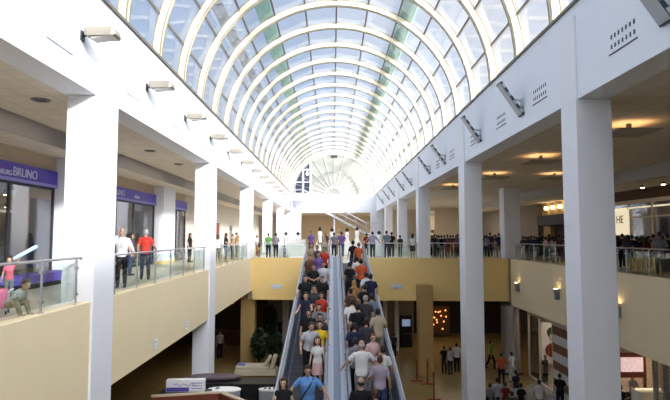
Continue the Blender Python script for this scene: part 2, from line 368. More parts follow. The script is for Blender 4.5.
railing((XL - .12, 12.6, .04), (XL - .12, 21.8, .04), 'glass railing with steel rail between first and second left columns', 6, gl)
railing((XL - .12, 23.4, .04), (XL - .12, 32.5, .04), 'glass railing with steel rail between second and third left columns', 6, gl)
gr = 'glass railings along the right balcony'
railing((XF + .12, 8, .04), (XF + .12, 20.2, .04), 'glass railing on the right balcony, nearer section at the photo edge', 8, gr)
railing((XF + .12, 20.3, .04), (XF + .12, 32.2, .04), 'glass railing on the right balcony, farther section up to the bridge pillar', 8, gr)
gb = 'glass railings along the bridge'
railing((XL + .1, YBR(-4.9) + .12, .04), (-1.7, YBR(-1.7) + .12, .04), 'glass railing on the bridge left of the escalators', 3, gb)
railing((2.15, YBR(2.15) + .12, .04), (5.25, YBR(5.25) + .12, .04), 'glass railing on the bridge just right of the escalators', 3, gb)
railing((6.1, YBR(6.1) + .12, .04), (10.0, YBR(10) + .12, .04), 'glass railing on the bridge up to the right corner pillar', 3, gb)
# ------------------------------------------------------------------ lamps, vents on the white walls
def flood_left(y):
    t = thing('wall_floodlight', '', 'floodlight', (XL, y, 5.38), 0, 'floodlights on the left white wall')
    MB().box(0, .03, -.07, .07, -.1, .1).build('wall_plate', M['darkmetal'], t)
    MB().tube([(.02, 0, 0), (.16, 0, .02)], .03, 8).build('arm', M['darkmetal'], t)
    ro = Matrix.Rotation(R(-10), 3, 'Y')
    MB().rings([[Vector((.1 + .62 * q, 0, .04)) + ro @ Vector((0, w * c, h * s_)) for c, s_ in ((-1, -.8), (1, -.8), (1, .1), (.8, 1), (-.8, 1), (-1, .1))] for q, w, h in ((0, .13, .07), (.1, .18, .11), (.9, .19, .10), (1, .15, .06))]).build('housing', M['lampbody'], t)
    MB().obox((.45, 0, -.05), (.42, .28, .03), ro).build('lens', M['lens'], t)
    return t
names = ['nearest the camera, left of the first column top', 'second from the camera', 'third from the camera', 'fourth from the camera', 'fifth from the camera', 'sixth from the camera', 'seventh from the camera', 'eighth from the camera', 'ninth from the camera', 'tenth from the camera', 'eleventh from the camera', 'twelfth from the camera', 'farthest from the camera']
f0 = flood_left(10.55)
for k in range(12):
    t = f0 if k == 0 else dup(f0); t.location.y = 10.55 + 3.75 * k
    t['label'] = 'beige floodlight on the sunlit left wall, ' + (names[k] if k < 11 else names[12])
def flood_right(y):
    t = thing('wall_floodlight', '', 'floodlight', (XR, y, 5.15), 0, 'floodlights on the right white wall')
    MB().box(-.03, 0, -.09, .09, -.12, .12).build('wall_plate', M['palemetal'], t)
    MB().tube([(-.02, 0, .05), (-.3, 0, .12)], .03, 6).tube([(-.02, 0, -.06), (-.12, 0, -.3)], .025, 6).build('arm', M['palemetal'], t)
    ro = Matrix.Rotation(R(56), 3, 'Y'); c = Vector((-.33, 0, .1))
    MB().obox(c, (1.12, .34, .07), ro).build('housing', M['darkmetal'], t)
    for q in (-.42, -.14, .14, .42): MB().obox(c + ro @ Vector((q, -.172, 0)), (.13, .01, .06), ro).build('end_cap', M['led'], t)
    MB().obox(c + ro @ Vector((0, 0, -.04)), (1.05, .3, .015), ro).build('lens', M['led'], t)
    return t
f0 = flood_right(8)
ys = [8.35, 15.0, 19.3, 25.4, 29.4, 36.2, 40.2, 46.2, 50.6, 56.6]
ns = ['at the top right photo corner', 'between first and second columns, nearer one', 'just before the second column', 'between second and third columns, nearer one', 'just before the third column', 'between third and fourth columns, nearer one', 'between third and fourth columns, farther one', 'between fourth and fifth columns, nearer one', 'between fourth and fifth columns, farther one', 'beyond the fifth column, farthest']
for k, y in enumerate(ys):
    t = f0 if k == 0 else dup(f0); t.location.y = y; t['label'] = 'dark slanting floodlight on the right white wall, ' + ns[k]
PH = mat('pale_hole', (.5, .5, .52), .8)
def wall_vent(s, x, y, z, label, rows, grp):
    t = thing('wall_vent', label, 'vent', (x, y, z), 0, grp)
    sl_ = None; hm = M['hole'] if s < 0 else PH
    for r in range(rows):
        for c in range(7):
            yy = -.4 + c * .13; zz = .1 + r * .13 if rows > 2 else .11 + r * .19
            if sl_ is None: sl_ = MB().box(min(0, s * .006), max(0, s * .006), 0, .05, 0, .05 if rows > 2 else .085).build('slot', hm, t); c_ = sl_
            else: c_ = sl_.copy(); COL.objects.link(c_); c_.parent = t
            c_.location = (0, yy, zz)
    MB().box(min(0, s * .012), max(0, s * .012), -.47, .5, .0, .028).build('sill', M['hole'] if s < 0 else M['rubber'], t)
vo = ['nearest the camera', 'second from the camera', 'third from the camera', 'fourth from the camera', 'fifth from the camera', 'sixth from the camera', 'seventh from the camera']
for k, y in enumerate((9.7, 13.7, 16.9, 20.2, 24.0, 27.2)):
    wall_vent(-1, XR, y, 4.86, 'dark slotted vent in the right white wall, ' + vo[k], 2, 'vents in the right white wall')
for k, y in enumerate((9.7, 13.4, 16.9, 20.6, 24.3)):
    wall_vent(1, XL, y, 4.86, 'pale perforated vent in the left white wall, ' + vo[k], 4, 'vents in the left white wall')
def grille(loc, rz, w, h, label, name='louvre_vent'):
    t = thing(name, label, 'vent', loc, rz, 'small white vents on the balcony fronts')
    MB().box(-w / 2, w / 2, -.02, 0, -h / 2, h / 2).build('backing', M['palemetal'], t)
    s = MB()
    for i in range(3): s.box(-w / 2, w / 2, -.05, -.02, -h / 2 + h * i / 3 + .012, -h / 2 + h * (i + .62) / 3)
    s.build('slats', M['white'], t)
grille((XL, 15.45, -1.62), R(90), .2, .3, 'small white vent low on the left balcony front, left of the pair')
grille((XL, 18.7, -1.62), R(90), .2, .3, 'small white vent low on the left balcony front, right of the pair')
for px, lb in ((276, 'left yellow bridge front'), (396.5, 'right yellow bridge front beside the escalators')):
    x = at_y(px, 286, 33.5).x; grille((x, YBR(x), at_y(px, 286.5, YBR(x)).z), 0, .68, .26, 'white rectangular vent on the ' + lb)
for k, (px, py) in enumerate(((519, 287), (559, 294), (620, 310))):
    d = ray(px, py); t = XF / d.x; P = Vector((XF, d.y * t, CZ + d.z * t))
    o = thing('wall_sconce', 'grey wall sconce lit at the top on the right balcony front, ' + ('farthest', 'middle', 'nearest')[k] + ' of three', 'sconce', P, 0, 'sconces on the right balcony front')
    MB().box(-.2, 0, -.09, .09, -.26, .1).build('body', M['rubber'], o)
    MB().lathe([(.07, .1), (.15, .24), (.13, .24), (.06, .11)], (-.16, 0, 0), 12).build('cup', M['steel'], o)
    MB().ell((-.16, 0, .2), (.1, .1, .07)).build('bulb', M['spot'], o)
# ceiling lights
for k, y in enumerate((8.4, 11.7, 15.2, 18.8, 22.3, 25.8, 29.3)):
    o = thing('ceiling_vent', 'round ceiling vent over the left gallery, ' + vo[k], 'vent', (-6.4, y, ZB), 0, 'round vents in the left gallery ceiling')
    MB().lathe([(.2, -.02), (.2, 0)], seg=16).build('ring', M['rubber'], o)
    MB().lathe([(.13, -.03), (.13, -.0)], seg=16).build('grate', M['hole'], o)
for k, (x, y, w) in enumerate(((7.9, 14.2, 'nearest the camera'), (7.75, 19.9, 'second from the camera'), (7.7, 25.5, 'third from the camera'), (7.0, 31.2, 'over the bridge corner'), (10.6, 25.6, 'set nearer the right shops'))):
    o = thing('ceiling_light', 'square ceiling light with warm glow over the right side, ' + w, 'light', (x, y, ZB), 0, 'square glowing ceiling lights')
    MB().box(-.58, .58, -.58, .58, -.26, -.22).build('plate', M['plate'], o)
    MB().box(-.46, .46, -.46, .46, -.219, -.212).build('glow_strip', M['warm'], o)
    MB().box(-.05, .05, -.05, .05, -.212, 0).build('hanger', M['darkmetal'], o)
# ------------------------------------------------------------------ escalators
SL = math.tan(R(12)); YT = 28.0; YBOT = YT + ZG / SL
def zr(y): return min(0, (y - YT) * SL)
def esc(x0, x1, label):
    t = thing('escalator', label, 'escalator', (0, 0, 0), 0, 'long sloping escalators side by side')
    def sl(xa, xb, ya, yb, d0, d1):
        return MB().quadbox([(xa, ya, zr(ya) + d0), (xb, ya, zr(ya) + d0), (xb, yb, zr(yb) + d0), (xa, yb, zr(yb) + d0), (xa, ya, zr(ya) + d1), (xb, ya, zr(ya) + d1), (xb, yb, zr(yb) + d1), (xa, yb, zr(yb) + d1)])
    ya = YBOT
    sl(x0 + .1, x1 - .1, ya, YT, -.75, -.03).build('truss', M['bluesteel'], t)
    tr = MB(); n = 95
    for i in range(n):
        y0 = ya + (YT - ya) * i / n; y1 = ya + (YT - ya) * (i + .94) / n
        tr.quadbox([(x0 + .16, y0, zr(y0) - .03), (x1 - .16, y0, zr(y0) - .03), (x1 - .16, y1, zr(y1) - .03), (x0 + .16, y1, zr(y1) - .03), (x0 + .16, y0, zr(y0)), (x1 - .16, y0, zr(y0)), (x1 - .16, y1, zr(y1)), (x0 + .16, y1, zr(y1))])
    tr.build('tread_belt', M['tread'], t)
    for xe, s in ((x0, 1), (x1, -1)):
        xa, xb = sorted((xe + s * .07, xe + s * .12)); b = sl(xa, xb, ya, YT + .9, .0, .86).build('balustrade', M['bluesteel'], t)
        hr = MB().rings([[Vector((xe + s * .095 + .045 * math.cos(2 * math.pi * a / 8), y, zr(y) + .9 + .035 * math.sin(2 * math.pi * a / 8))) for a in range(8)] for y in (ya, YT - .2, YT, YT + .2, YT + .95)])
        hr.tube([(xe + s * .095, YT + .95, .9), (xe + s * .095, YT + 1.1, .78), (xe + s * .095, YT + 1.12, .5), (xe + s * .095, YT + .95, .3)], .04, 8)
        hr.build('handrail', M['rubber'], b, smooth=True)
        xa, xb = sorted((xe - s * .1, xe + s * .06)); sl(xa, xb, ya, YT, .3, .42).build('outer_deck', M['palemetal'], t)
        xa, xb = sorted((xe - s * .06, xe + s * .06)); sl(xa, xb, ya, YT, -.7, .3).build('side_panel', M['bluesteel'], t)
    if x0 < -1: sl(x1 + .101, EX[2] - .102, ya, YT, .2, .33).build('centre_deck', M['bluesteel'], t)
    MB().box(x0 + .13, x1 - .13, YT, YT + .7, .0, .012).build('landing_plate', M['steel'], t)
EX = (-1.38, -.07, .32, 1.71)
struct('floor_landing', MB().box(EX[0] - .05, EX[3] + .05, YT + .02, 33.0, -.7, 0), M['ufloor'])
for x, s in ((EX[0], -1), (EX[3], 1)):
    struct('trim_5' if s < 0 else 'trim_6', MB().box(min(x + s * .05, x + s * .12), max(x + s * .05, x + s * .12), YT + .02, 33.1, -.75, .05), M['bluesteel'])
esc(EX[0], EX[1], 'left escalator carrying people down towards the camera')
esc(EX[2], EX[3], 'right escalator carrying people up away from the camera')
# ------------------------------------------------------------------ helpers on planes
def at_x(px, py, X):
    d = ray(px, py); t = X / d.x
    return Vector((X, d.y * t, CZ + d.z * t))
# ------------------------------------------------------------------ left gallery shops
struct('wall_left_shop_band', MB().box(-9.3, -9.0, YB, 33, 3.45, 3.92).box(-9.3, -9.0, 2, 5.5, 0, 3.45), M['beige'])
def shop_left(y0, y1, label, words):
    t = thing('storefront', label, 'storefront', (-9.0, (y0 + y1) / 2, 0), 0); h = (y1 - y0) / 2
    MB().box(-.12, .12, -h, h, 2.93, 3.45).build('sign_board', M['purple'], t)
    MB().box(.12, .135, -h, h, 2.93, 3.02).build('lilac_stripe', M['lilac'], t)
    n = max(2, round((y1 - y0) / 2.4))
    fr = MB().box(-.04, .04, -h, h, 0, .1).box(-.04, .04, -h, h, 2.86, 2.93)
    for i in range(n + 1): q = -h + .03 + (2 * h - .06) * i / n; fr.box(-.04, .04, q - .03, q + .03, .1, 2.86)
    fr.build('frame', M['darkmetal'], t)
    MB().box(-.01, .01, -h, h, .1, 2.86).build('glass', M['sglass'], t)
    for s, size, yy, zz in words: text(s, size, M['letter'], t, (.14, yy - (y0 + y1) / 2, zz), (R(90), 0, R(90)))
    return t
ya, yb = at_x(16, 178, -8.86).y, at_x(34.5, 178, -8.86).y
shop_left(5.5, 17.4, 'left shop with purple sign reading BRUNO, nearest the camera', [('BRUNO', .36, (ya + yb) / 2, 3.19), ('ABURG', .2, at_x(5, 176, -8.86).y, 3.13)])
shop_left(18.9, 27.2, 'second left shop with purple sign, behind the two men at the railing', [('BRUNO', .36, at_x(119, 194, -8.86).y, 3.2), ('ABURG', .2, at_x(137, 198, -8.86).y, 3.15)])
shop_left(29.2, 33.0, 'third left shop with purple sign, past the second broad pillar', [])
for y, z0, z1, lb in ((30.4, 1.2, 2.6, 'black poster panel in the third left shop'),):
    tag(MB().box(-9.6, -9.55, y, y + 1.3, z0, z1).build('poster', M['black']), lb, 'poster')
for k, (y0, y1, m, lb) in enumerate(((7, 11.5, 'brown', 'brown'), (11.6, 13.4, 'beige', 'beige'), (13.5, 15.6, 'brown', 'second brown'), (15.7, 17.3, 'grey', 'grey'), (20, 22.5, 'slate', 'slate blue'), (23.2, 24.8, 'lit', 'pale yellow'), (25, 27, 'ochre', 'ochre'))):
    tag(MB().box(-11.2, -11.0, y0, y1, 0, 2.8).build('display_wall', M[m]), f'{lb} display wall panel inside the {"first" if y0 < 18 else "second"} left shop', 'display wall')
tag(MB().box(-10.6, -9.5, 9.5, 12.6, 0, .95).build('shop_counter', M['black'], bevel=.03), 'black counter inside the first left shop window', 'counter')
tag(MB().box(-10.4, -9.6, 13.2, 16.2, 0, .75).build('shop_table', M['dark'], bevel=.03), 'dark display table inside the first left shop window', 'table')
for k, (px, py) in enumerate(((6, 193), (7, 205.5), (12, 188))):
    P = at_x(px, py, -10.3); o = thing('spotlight', ('upper lit', 'lower lit', 'dark unlit')[k] + ' spotlight inside the first left shop', 'spotlight', P)
    MB().tube([(0, 0, 0), (0, 0, 2.86 + .3 - P.z if P.z < 3 else .3)], .015, 6).build('rod', M['darkmetal'], o)
    MB().lathe([(.05, .12), (.09, -.05)], seg=12).build('shade', M['darkmetal'], o)
    if k < 2: MB().ell((0, 0, -.05), (.08, .08, .03)).build('bulb', M['spot'], o)
b = at_x(36, 275, -8.2)
o = thing('play_bench', 'low violet padded bench on the left gallery floor behind the children', 'bench', (-8.2, b.y, 0))
MB().box(-.3, .3, -1.2, 1.4, .12, .38).build('cushion', M['violet'], o, bevel=.04); MB().box(-.25, .25, -1.1, 1.3, 0, .12).build('base', M['black'], o)
o = thing('ride_cabinet', 'dark kiddie ride cabinet behind the children on the left gallery', 'cabinet', (-8.5, 10.3, 0))
MB().box(-.4, .35, -1.6, 1.8, 0, 1.0).build('body', M['black'], o, bevel=.05); MB().box(.3, .36, -1.4, 1.6, .55, .9).build('panel', M['slate'], o); MB().ell((.1, 1.5, 1.12), (.16, .16, .16)).build('steering_ball', M['darkmetal'], o)
# more of the left gallery, far part
tag(MB().box(-8.99, -8.9, 36.0, 40.5, 0, 3.0).build('doorway_panel', M['dark']), 'dark shop entrance in the left gallery beyond the bridge', 'entrance')
tag(MB().box(-8.99, -8.85, 40.8, 42.4, 0, 2.4).build('advert_panel', M['red']), 'red advert panel beside the dark entrance on the left gallery', 'advert')
tag(MB().box(-9.0, -8.9, 47.5, 47.9, 1.9, 2.3).build('wall_box', M['rubber']), 'small grey wall box on the beige left gallery wall', 'box')
# white display counter on the bridge
a, c = at_y(289, 258, 34.6), at_y(305, 258, 34.6)
o = thing('display_counter', 'white display counter at the left end of the bridge railing', 'counter', ((a.x + c.x) / 2, 35.0, 0))
MB().box(-(c.x - a.x) / 2, (c.x - a.x) / 2, -.25, .25, 0, 1.12).build('body', M['gown'], o); MB().box(-(c.x - a.x) / 2 - .03, (c.x - a.x) / 2 + .03, -.28, .28, 1.12, 1.17).build('top', M['white'], o)
# ------------------------------------------------------------------ right gallery shops
o = thing('storefront', 'glazed shop on the right gallery with lit HE sign panel', 'storefront', (16, 27, 0))
fr = MB().box(-.06, .06, -5, 5.6, 0, .1).box(-.06, .06, -5, 5.6, 3.1, 3.3).box(-.06, .06, -5, 5.6, 2.35, 2.43)
for px in (629.5, 654): y = at_x(px, 230, 16).y - 27; fr.box(-.07, .07, y - .07, y + .07, 0, 3.84)
fr.box(-.07, .07, 5.5, 5.64, 0, 3.84).box(-.07, .07, -5.1, -5, 0, 3.84)
fr.build('frame', M['beige'], o); MB().box(-.01, .01, -5, 5.6, .1, 3.1).build('glass', M['sglass'], o)
MB().box(-.05, .05, -5, 5.6, 2.86, 2.93).build('light_strip', M['lit'], o)
MB().box(-.1, .1, -5, 5.6, 3.3, 3.84).build('fascia', M['brown'], o)
y0, y1 = at_x(629, 220, 15.9).y - 27, at_x(612, 220, 15.9).y - 27
MB().box(-.14, -.08, y0, y1, 1.45, 2.85).build('sign_panel', M['lit'], o)
text('HE', .62, M['letterdark'], o, (-.15, at_x(620, 219, 15.86).y - 27, 2.28), (R(90), 0, R(-90)))
tag(MB().box(18.6, 18.9, 22, 32.6, 0, 3.3).build('shelf_wall', M['goods']), 'dark wall of goods at the back of the right glazed shop', 'shelves')
for k, (y, z, s, lb) in enumerate(((28.2, 1.9, .5, 'larger'), (26.3, 1.7, .3, 'smaller'))):
    tag(MB().box(18.0, 18.1, y, y + s, z, z + s * 1.4).build('lit_picture', M['lit']), lb + ' lit picture inside the right glazed shop', 'picture')
P = at_x(666, 226, 16.2)
o = thing('notice_board', 'purple-edged notice panel at the right photo edge', 'sign', P)
MB().box(-.04, .02, -.45, .45, -.45, .45).build('board', M['lilac'], o); MB().box(-.05, -.04, -.36, .36, -.36, .36).build('sheet', M['dark'], o)
for k, px in enumerate((643, 664)):
    P = at_x(px, 200, 15); o = thing('spotlight', 'small lit ceiling spotlight before the right glazed shop, ' + ('left', 'right')[k] + ' one', 'spotlight', (15, P.y, 3.84))
    MB().lathe([(.1, -.1), (.1, 0)], seg=12).build('can', M['darkmetal'], o); MB().ell((0, 0, -.11), (.09, .09, .03)).build('bulb', M['spot'], o)
o = thing('storefront', 'dark shop on the right gallery under three warm spotlights', 'storefront', (15.6, 38, 0))
MB().box(-.1, .4, -2.9, 2.9, 2.2, 2.9).build('sign_board', M['black'], o)
MB().box(.3, .4, -2.9, 2.9, 2.9, 3.84).build('lit_band', M['ochre'], o)
MB().box(.4, .5, -2.9, 2.9, 0, 2.2).build('opening', M['dark'], o)
MB().box(.1, .4, .9, 2.1, .0, 2.1).build('door_panel', M['ochre'], o)
for q in (-.8, .4, 1.6): MB().lathe([(.1, 3.55), (.14, 3.35)], (.1, q, 0), 10).ell((.1, q, 3.36), (.12, .12, .05)).build('spotlight', M['spot'], o)
for px, w, lb in ((499, .9, 'left of the corner pillar'), (520, .8, 'right of the corner pillar')):
    P = at_y(px, 240, 57.9); tag(MB().box(P.x - w / 2, P.x + w / 2, 57.85, 58, 0, 2.2 if px < 510 else 2.3).build('dark_door', M['dark']), 'dark door in the far beige wall, ' + lb, 'door')
# pale wall behind the second right column with gold sign and notice
struct('wall_far_gallery', MB().box(6.4, 11, 62, 62.3, 0, ZB), M['beige'])
P = at_y(439, 231, 61.9); tag(MB().box(P.x - .9, P.x + .9, 61.85, 62, P.z - .25, P.z + .15).build('gold_sign', M['ochre']), 'gold sign strip on the pale wall behind the crowd', 'sign')
P = at_y(454, 226, 61.9); o = thing('notice_board', 'framed notice on the pale wall beside the second right column', 'notice', (P.x, 61.9, P.z)); MB().box(-.5, .5, 0, .06, -.7, .7).build('frame', M['rubber'], o); MB().box(-.4, .4, -.01, 0, -.6, .6).build('sheet', M['beige'], o)
# ------------------------------------------------------------------ ground floor
P = at_z(406, 347, ZG)
o = thing('information_screen', 'black standing information screen under the bridge', 'screen', (P.x, P.y, ZG))
MB().box(-.42, .42, -.2, .2, 0, 2.3).build('body', M['black'], o, bevel=.03); MB().box(-.3, .3, -.22, -.2, 1.55, 2.05).build('screen', M['screen'], o); MB().box(-.35, .35, -.4, -.2, .95, 1.05).build('shelf', M['darkmetal'], o)
for px, py, lb in ((385.5, 352, 'left'), (397, 351, 'right')):
    P = at_z(px, py, ZG); tag(MB().box(P.x - .14, P.x + .14, P.y, P.y + .3, ZG, ZBR).build('post', M['white']), f'slim white post under the bridge behind the right escalator, {lb} one', 'post', kind='thing')
P = at_z(285, 345, ZG); tag(MB().box(P.x - .2, P.x + .2, P.y, P.y + .4, ZG, ZBR).build('post', M['white']), 'slim white post under the bridge behind the potted trees', 'post', kind='thing')
# warm chandelier-like display right of the ochre pier
o = thing('light_display', 'cluster of warm orange lights in the dark shop right of the ochre pier', 'lights', at_y(441, 319, 44))
b = MB(); random.seed(3)
MB().tube([(0, 0, .6), (0, 0, ZBR - at_y(441, 319, 44).z)], .02, 6).build('rod', M['darkmetal'], o)
for i in range(12): b.ell((random.uniform(-.6, .6), random.uniform(-.2, .2), random.uniform(-.9, .8)), (.07, .07, .07), seg=6, st=4)
b.build('bulbs', mat('orange_bulb', (.9, .4, .15), .5, emit=(1, .35, .1), est=1.6), o)
MB().box(-.75, .75, .25, .3, -1.2, 1.0).build('panel', M['brown'], o)
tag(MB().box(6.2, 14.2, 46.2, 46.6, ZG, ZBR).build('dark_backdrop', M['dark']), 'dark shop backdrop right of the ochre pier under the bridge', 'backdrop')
def stanchion(px, py, h, label):
    P = at_z(px, py, ZG); o = thing('stanchion', label, 'barrier post', P, 0, 'red barrier posts on the tan floor')
    MB().box(-.33, .33, -.12, .12, 0, .05).build('base', M['red'], o, bevel=.01); MB().tube([(0, 0, .05), (0, 0, h)], .04, 8).build('pole', M['red'], o)
    return P + Vector((0, 0, h))
A = stanchion(427.6, 384, 1.35, 'dark red barrier post at the foot of the ochre pier')
B = stanchion(434, 399.5, 1.35, 'dark red barrier post nearest the camera on the tan floor')
C = stanchion(417, 381, 1.2, 'dark red barrier post left of the ochre pier')
tag(MB().tube([A - Vector((0, 0, .05)), (A + B) / 2 - Vector((0, 0, .25)), B - Vector((0, 0, .05))], .025, 6).build('barrier_rope', M['red']), 'dark red rope strung between two barrier posts', 'rope')
# potted trees
def tree(px, py, h, w, seed, label):
    random.seed(seed); P = at_z(px, py, ZG); o = thing('potted_tree', label, 'plant', P, 0, 'dark potted trees under the bridge')
    MB().lathe([(.22, 0), (.3, .5), (.27, .5)], seg=14).build('pot', M['dark'], o)
    MB().tube([(0, 0, .4), (.03, 0, h * .5), (0, .02, h * .85)], .05, 6, .015).build('trunk', M['bark'], o)
    lf = MB()
    for i in range(700):
        v = Vector((random.gauss(0, 1), random.gauss(0, 1), random.gauss(0, 1))).normalized() * (random.random() ** .4)
        c = Vector((v.x * w, v.y * w, h * .62 + v.z * h * .38)); e = Euler((random.uniform(-1, 1), random.uniform(-1, 1), random.uniform(0, 6.3))).to_matrix(); n = len(lf.v)
        lf.v += [tuple(c + e @ Vector(q)) for q in ((-.07, 0, 0), (0, -.17, .02), (.07, 0, 0), (0, .19, -.02))]; lf.f.append([n, n + 1, n + 2, n + 3])
    f = lf.build('foliage', M['leaf'], o)
tree(259, 371, 2.6, .5, 1, 'dark leafy potted tree beside the left ochre pier')
tree(275, 367, 2.3, .45, 2, 'dark leafy potted tree nearest the left escalator')
tree(270, 349, 3.2, .5, 3, 'taller dark potted tree behind the other two')
# sofa
P = at_z(256, 375, ZG)
o = thing('sofa', 'cream lounge sofa with loose cushions beside the potted trees', 'sofa', P)
MB().box(-1.2, 1.25, -.5, .5, .06, .42).build('base', M['sofa'], o, bevel=.05); MB().box(-1.15, .8, -.46, .46, .42, .62).build('seat_cushion', M['sofa'], o, bevel=.07)
MB().obox((1.05, 0, .75), (.25, 1.0, .8), Matrix.Rotation(R(14), 3, 'Y')).build('backrest', M['sofa'], o, bevel=.07)
MB().obox((.72, -.1, .88), (.2, .75, .6), Matrix.Rotation(R(32), 3, 'Y')).build('cushion', M['sofa'], o, bevel=.08)
for s in (-1.05, 1.1):
    for q in (-.4, .4): MB().box(s - .05, s + .05, q - .05, q + .05, 0, .06).build('leg', M['dark'], o)
tag(MB().obox(P + Vector((-.85, -.05, .65)), (.4, .6, .06), Matrix.Rotation(.2, 3, 'Z')).build('folded_cloth', M['lilac'], bevel=.01), 'pale lilac folded cloth on the left end of the sofa', 'cloth')
# kiosk group in the left foreground
zt = -3.92
a, c = at_z(186, 377, zt), at_z(279, 377, zt)
o = thing('kiosk', 'black kiosk with plum rounded top in front of the second left column', 'kiosk', (0, 0, 0))
ky = a.y
MB().box(a.x, c.x, ky - .55, ky + .35, ZG, zt - .12).build('body', M['black'], o)
MB().lathe([(.9, zt - .1), (1.02, zt - .06), (1.02, zt + .0), (.95, zt + .02)], (at_z(216, 374, zt).x, ky + .15, 0), 28, 1, .36).build('top', M['plum'], o)
P0, P1 = at_z(166, 392, -3.9), at_z(204, 392, -3.9)
o = thing('sign_box', 'white sign box with purple band standing on the kiosk group', 'sign', ((P0.x + P1.x) / 2, P0.y, -3.9), R(2)); h = (P1.x - P0.x) / 2
MB().box(-h, h, 0, .25, 0, .4).build('box', M['gown'], o, bevel=.01)
MB().box(-h + .02, h * .2, -.01, 0, .02, .15).build('band', M['violet'], o)
sc = MB(); random.seed(5)
sc.tube([(-h * .6 + .1 * i, -.01, .24 + .06 * math.sin(i * 2.3)) for i in range(9)], .012, 5)
for r in range(3): sc.box(h * .35, h * .9, -.01, 0, .1 + .09 * r, .125 + .09 * r)
sc.build('scribble', M['lilac'], o)
MB().box(-h - .2, h + .2, -.2, .35, ZG + 3.9 - .0 if 0 else -2.9, -.001).build('plinth', M['black'], o)
for k, (x0, x1, y, lb) in enumerate(((207.5, 241, 389, 'left'), (258.5, 281, 389, 'right'))):
    P0, P1 = at_z(x0, y, -3.95), at_z(x1, y, -3.95); r = (P1.x - P0.x) / 2
    o = thing('display_stand', f'white rounded display stand in front of the black kiosk, {lb} one', 'display stand', ((P0.x + P1.x) / 2, P0.y, ZG), 0, 'white rounded display stands')
    H = -3.95 - ZG
    MB().lathe([(r * .96, 0), (r * .96, H - .05)], seg=28, ey=.5).build('body', M['palemetal'], o); MB().lathe([(r * .98, H - .05), (r, H - .03), (r, H), (r * .95, H + .015)], seg=28, ey=.52).build('top', M['gown'], o)
    for q in range(1 if k == 0 else 3): MB().box(-r * .5 + q * r * .4, -r * .3 + q * r * .4, -.08, .08, H + .015, H + .05).build('display_item', M['rubber'], o)
zc = -3.8; A, B, C = at_z(151, 396, zc), at_z(219, 392, zc), at_z(262, 409, zc)
o = thing('booth', 'red-brown open booth with beige rim at the bottom left', 'booth', (0, 0, 0))
def wallseg(p, q, t, z0, z1):
    d = (q - p).normalized(); w = Vector((d.y, -d.x, 0)) * t
    return [p.to_3d() * 1, q * 1, q + w, p + w], z0, z1
def wseg(p, q, t, z0, z1):
    d = (q - p); d.z = 0; d.normalize(); w = Vector((-d.y, d.x, 0)) * t
    P = [p, q, q + w, p + w]
    return MB().quadbox([(v.x, v.y, z0) for v in P] + [(v.x, v.y, z1) for v in P])
for p_, q_ in ((A, B), (B, C)):
    wseg(p_, q_, .1, ZG, zc - .05).build('panel', M['wood'], o); wseg(p_, q_, .16, zc - .05, zc).build('rim', M['edge'], o)
# right ground-floor shops
o = thing('striped_wall', 'brown and white banded shop wall behind the nearest right column', 'wall panel', (11.5, 0, ZG)); o['kind'] = 'thing'
nb = 9
for i in range(nb): MB().box(0, .25, 24.3, 28.6, 4.0 * i / nb, 4.0 * (i + 1) / nb).build('band', M['stripe' if i % 2 else 'stripew'], o)
o = thing('storefront', 'glazed ground-floor shop between the round silver column and banded wall', 'storefront', (11.6, 30.9, ZG))
fr = MB().box(-.06, .06, -2.2, 1.4, 3.6, 4.05).box(-.06, .06, -2.2, 1.4, 0, .1)
for q in (-2.15, -.3, 1.35): fr.box(-.06, .06, q - .05, q + .05, 0, 3.6)
fr.build('frame', M['beige'], o); MB().box(-.01, .01, -2.1, 1.3, .1, 3.6).build('glass', M['sglass'], o)
for k, (x, y, w, lb) in enumerate(((12.9, 29.6, 1.4, 'nearer'), (12.5, 31.7, 1.0, 'farther'))):
    o = thing('shop_counter', f'white display counter inside the ground-floor glazed shop, {lb} one', 'counter', (x, y, ZG)); MB().box(-.35, .35, -w / 2, w / 2, 0, .95).build('body', M['sofa'], o, bevel=.02); MB().box(-.4, .4, -w / 2 - .04, w / 2 + .04, .95, 1.0).build('top', M['gown'], o)
o = thing('picture_panel', 'tall picture panel with dark hair and red patch inside the ground-floor shop', 'poster', (12.45, 31.0, ZG + .0))
MB().box(-.6, .6, 0, .08, 1.0, 3.3).build('board', M['gown'], o); MB().box(-.5, -.44, 0, .06, 0, 1.0).box(.44, .5, 0, .06, 0, 1.0).build('leg', M['darkmetal'], o)
MB().ell((0, -.01, 2.75), (.3, .03, .3)).build('dark_patch', M['dark'], o); MB().ell((0, -.01, 1.75), (.42, .03, .4)).build('red_patch', M['red'], o); MB().ell((0, -.02, 2.5), (.17, .03, .24)).build('pale_patch', M['beige'], o)
for k in range(5):
    tag(MB().lathe([(.07, 0), (.08, .12), (.03, .2), (.025, .28)], (12.9, 29.05 + .27 * k, ZG + 1.0), 10).build('bottle', M[('red', 'gown', 'ochre', 'darkmetal', 'babyblue')[k]]), ('dark red', 'white', 'ochre', 'black', 'light blue')[k] + ' bottle on the nearer white counter of the ground-floor shop', 'bottle', 'bottles on the shop counter')
tag(MB().box(16, 16.2, 22, 33, ZG, ZR).build('shelf_wall', M['goods']), 'wall of small goods at the back of the ground-floor shops', 'shelves')
o = thing('poster_board', 'red-framed white lightbox poster in the shop right of the nearest column', 'poster', (0, 0, 0))
p0, p1 = at_y(619, 356, 22.5), at_y(644, 374, 22.5)
MB().box(p0.x - .1, p1.x + .1, 22.5, 22.6, p1.z - .15, p0.z + .75).build('frame', M['wood'], o); MB().box(p0.x + .05, p1.x - .05, 22.44, 22.5, p1.z + .1, p0.z - .05).build('poster', M['poster'], o)
MB().box(p0.x, p1.x, 22.44, 22.5, p0.z + .15, p0.z + .45).build('upper_panel', M['goods'], o)
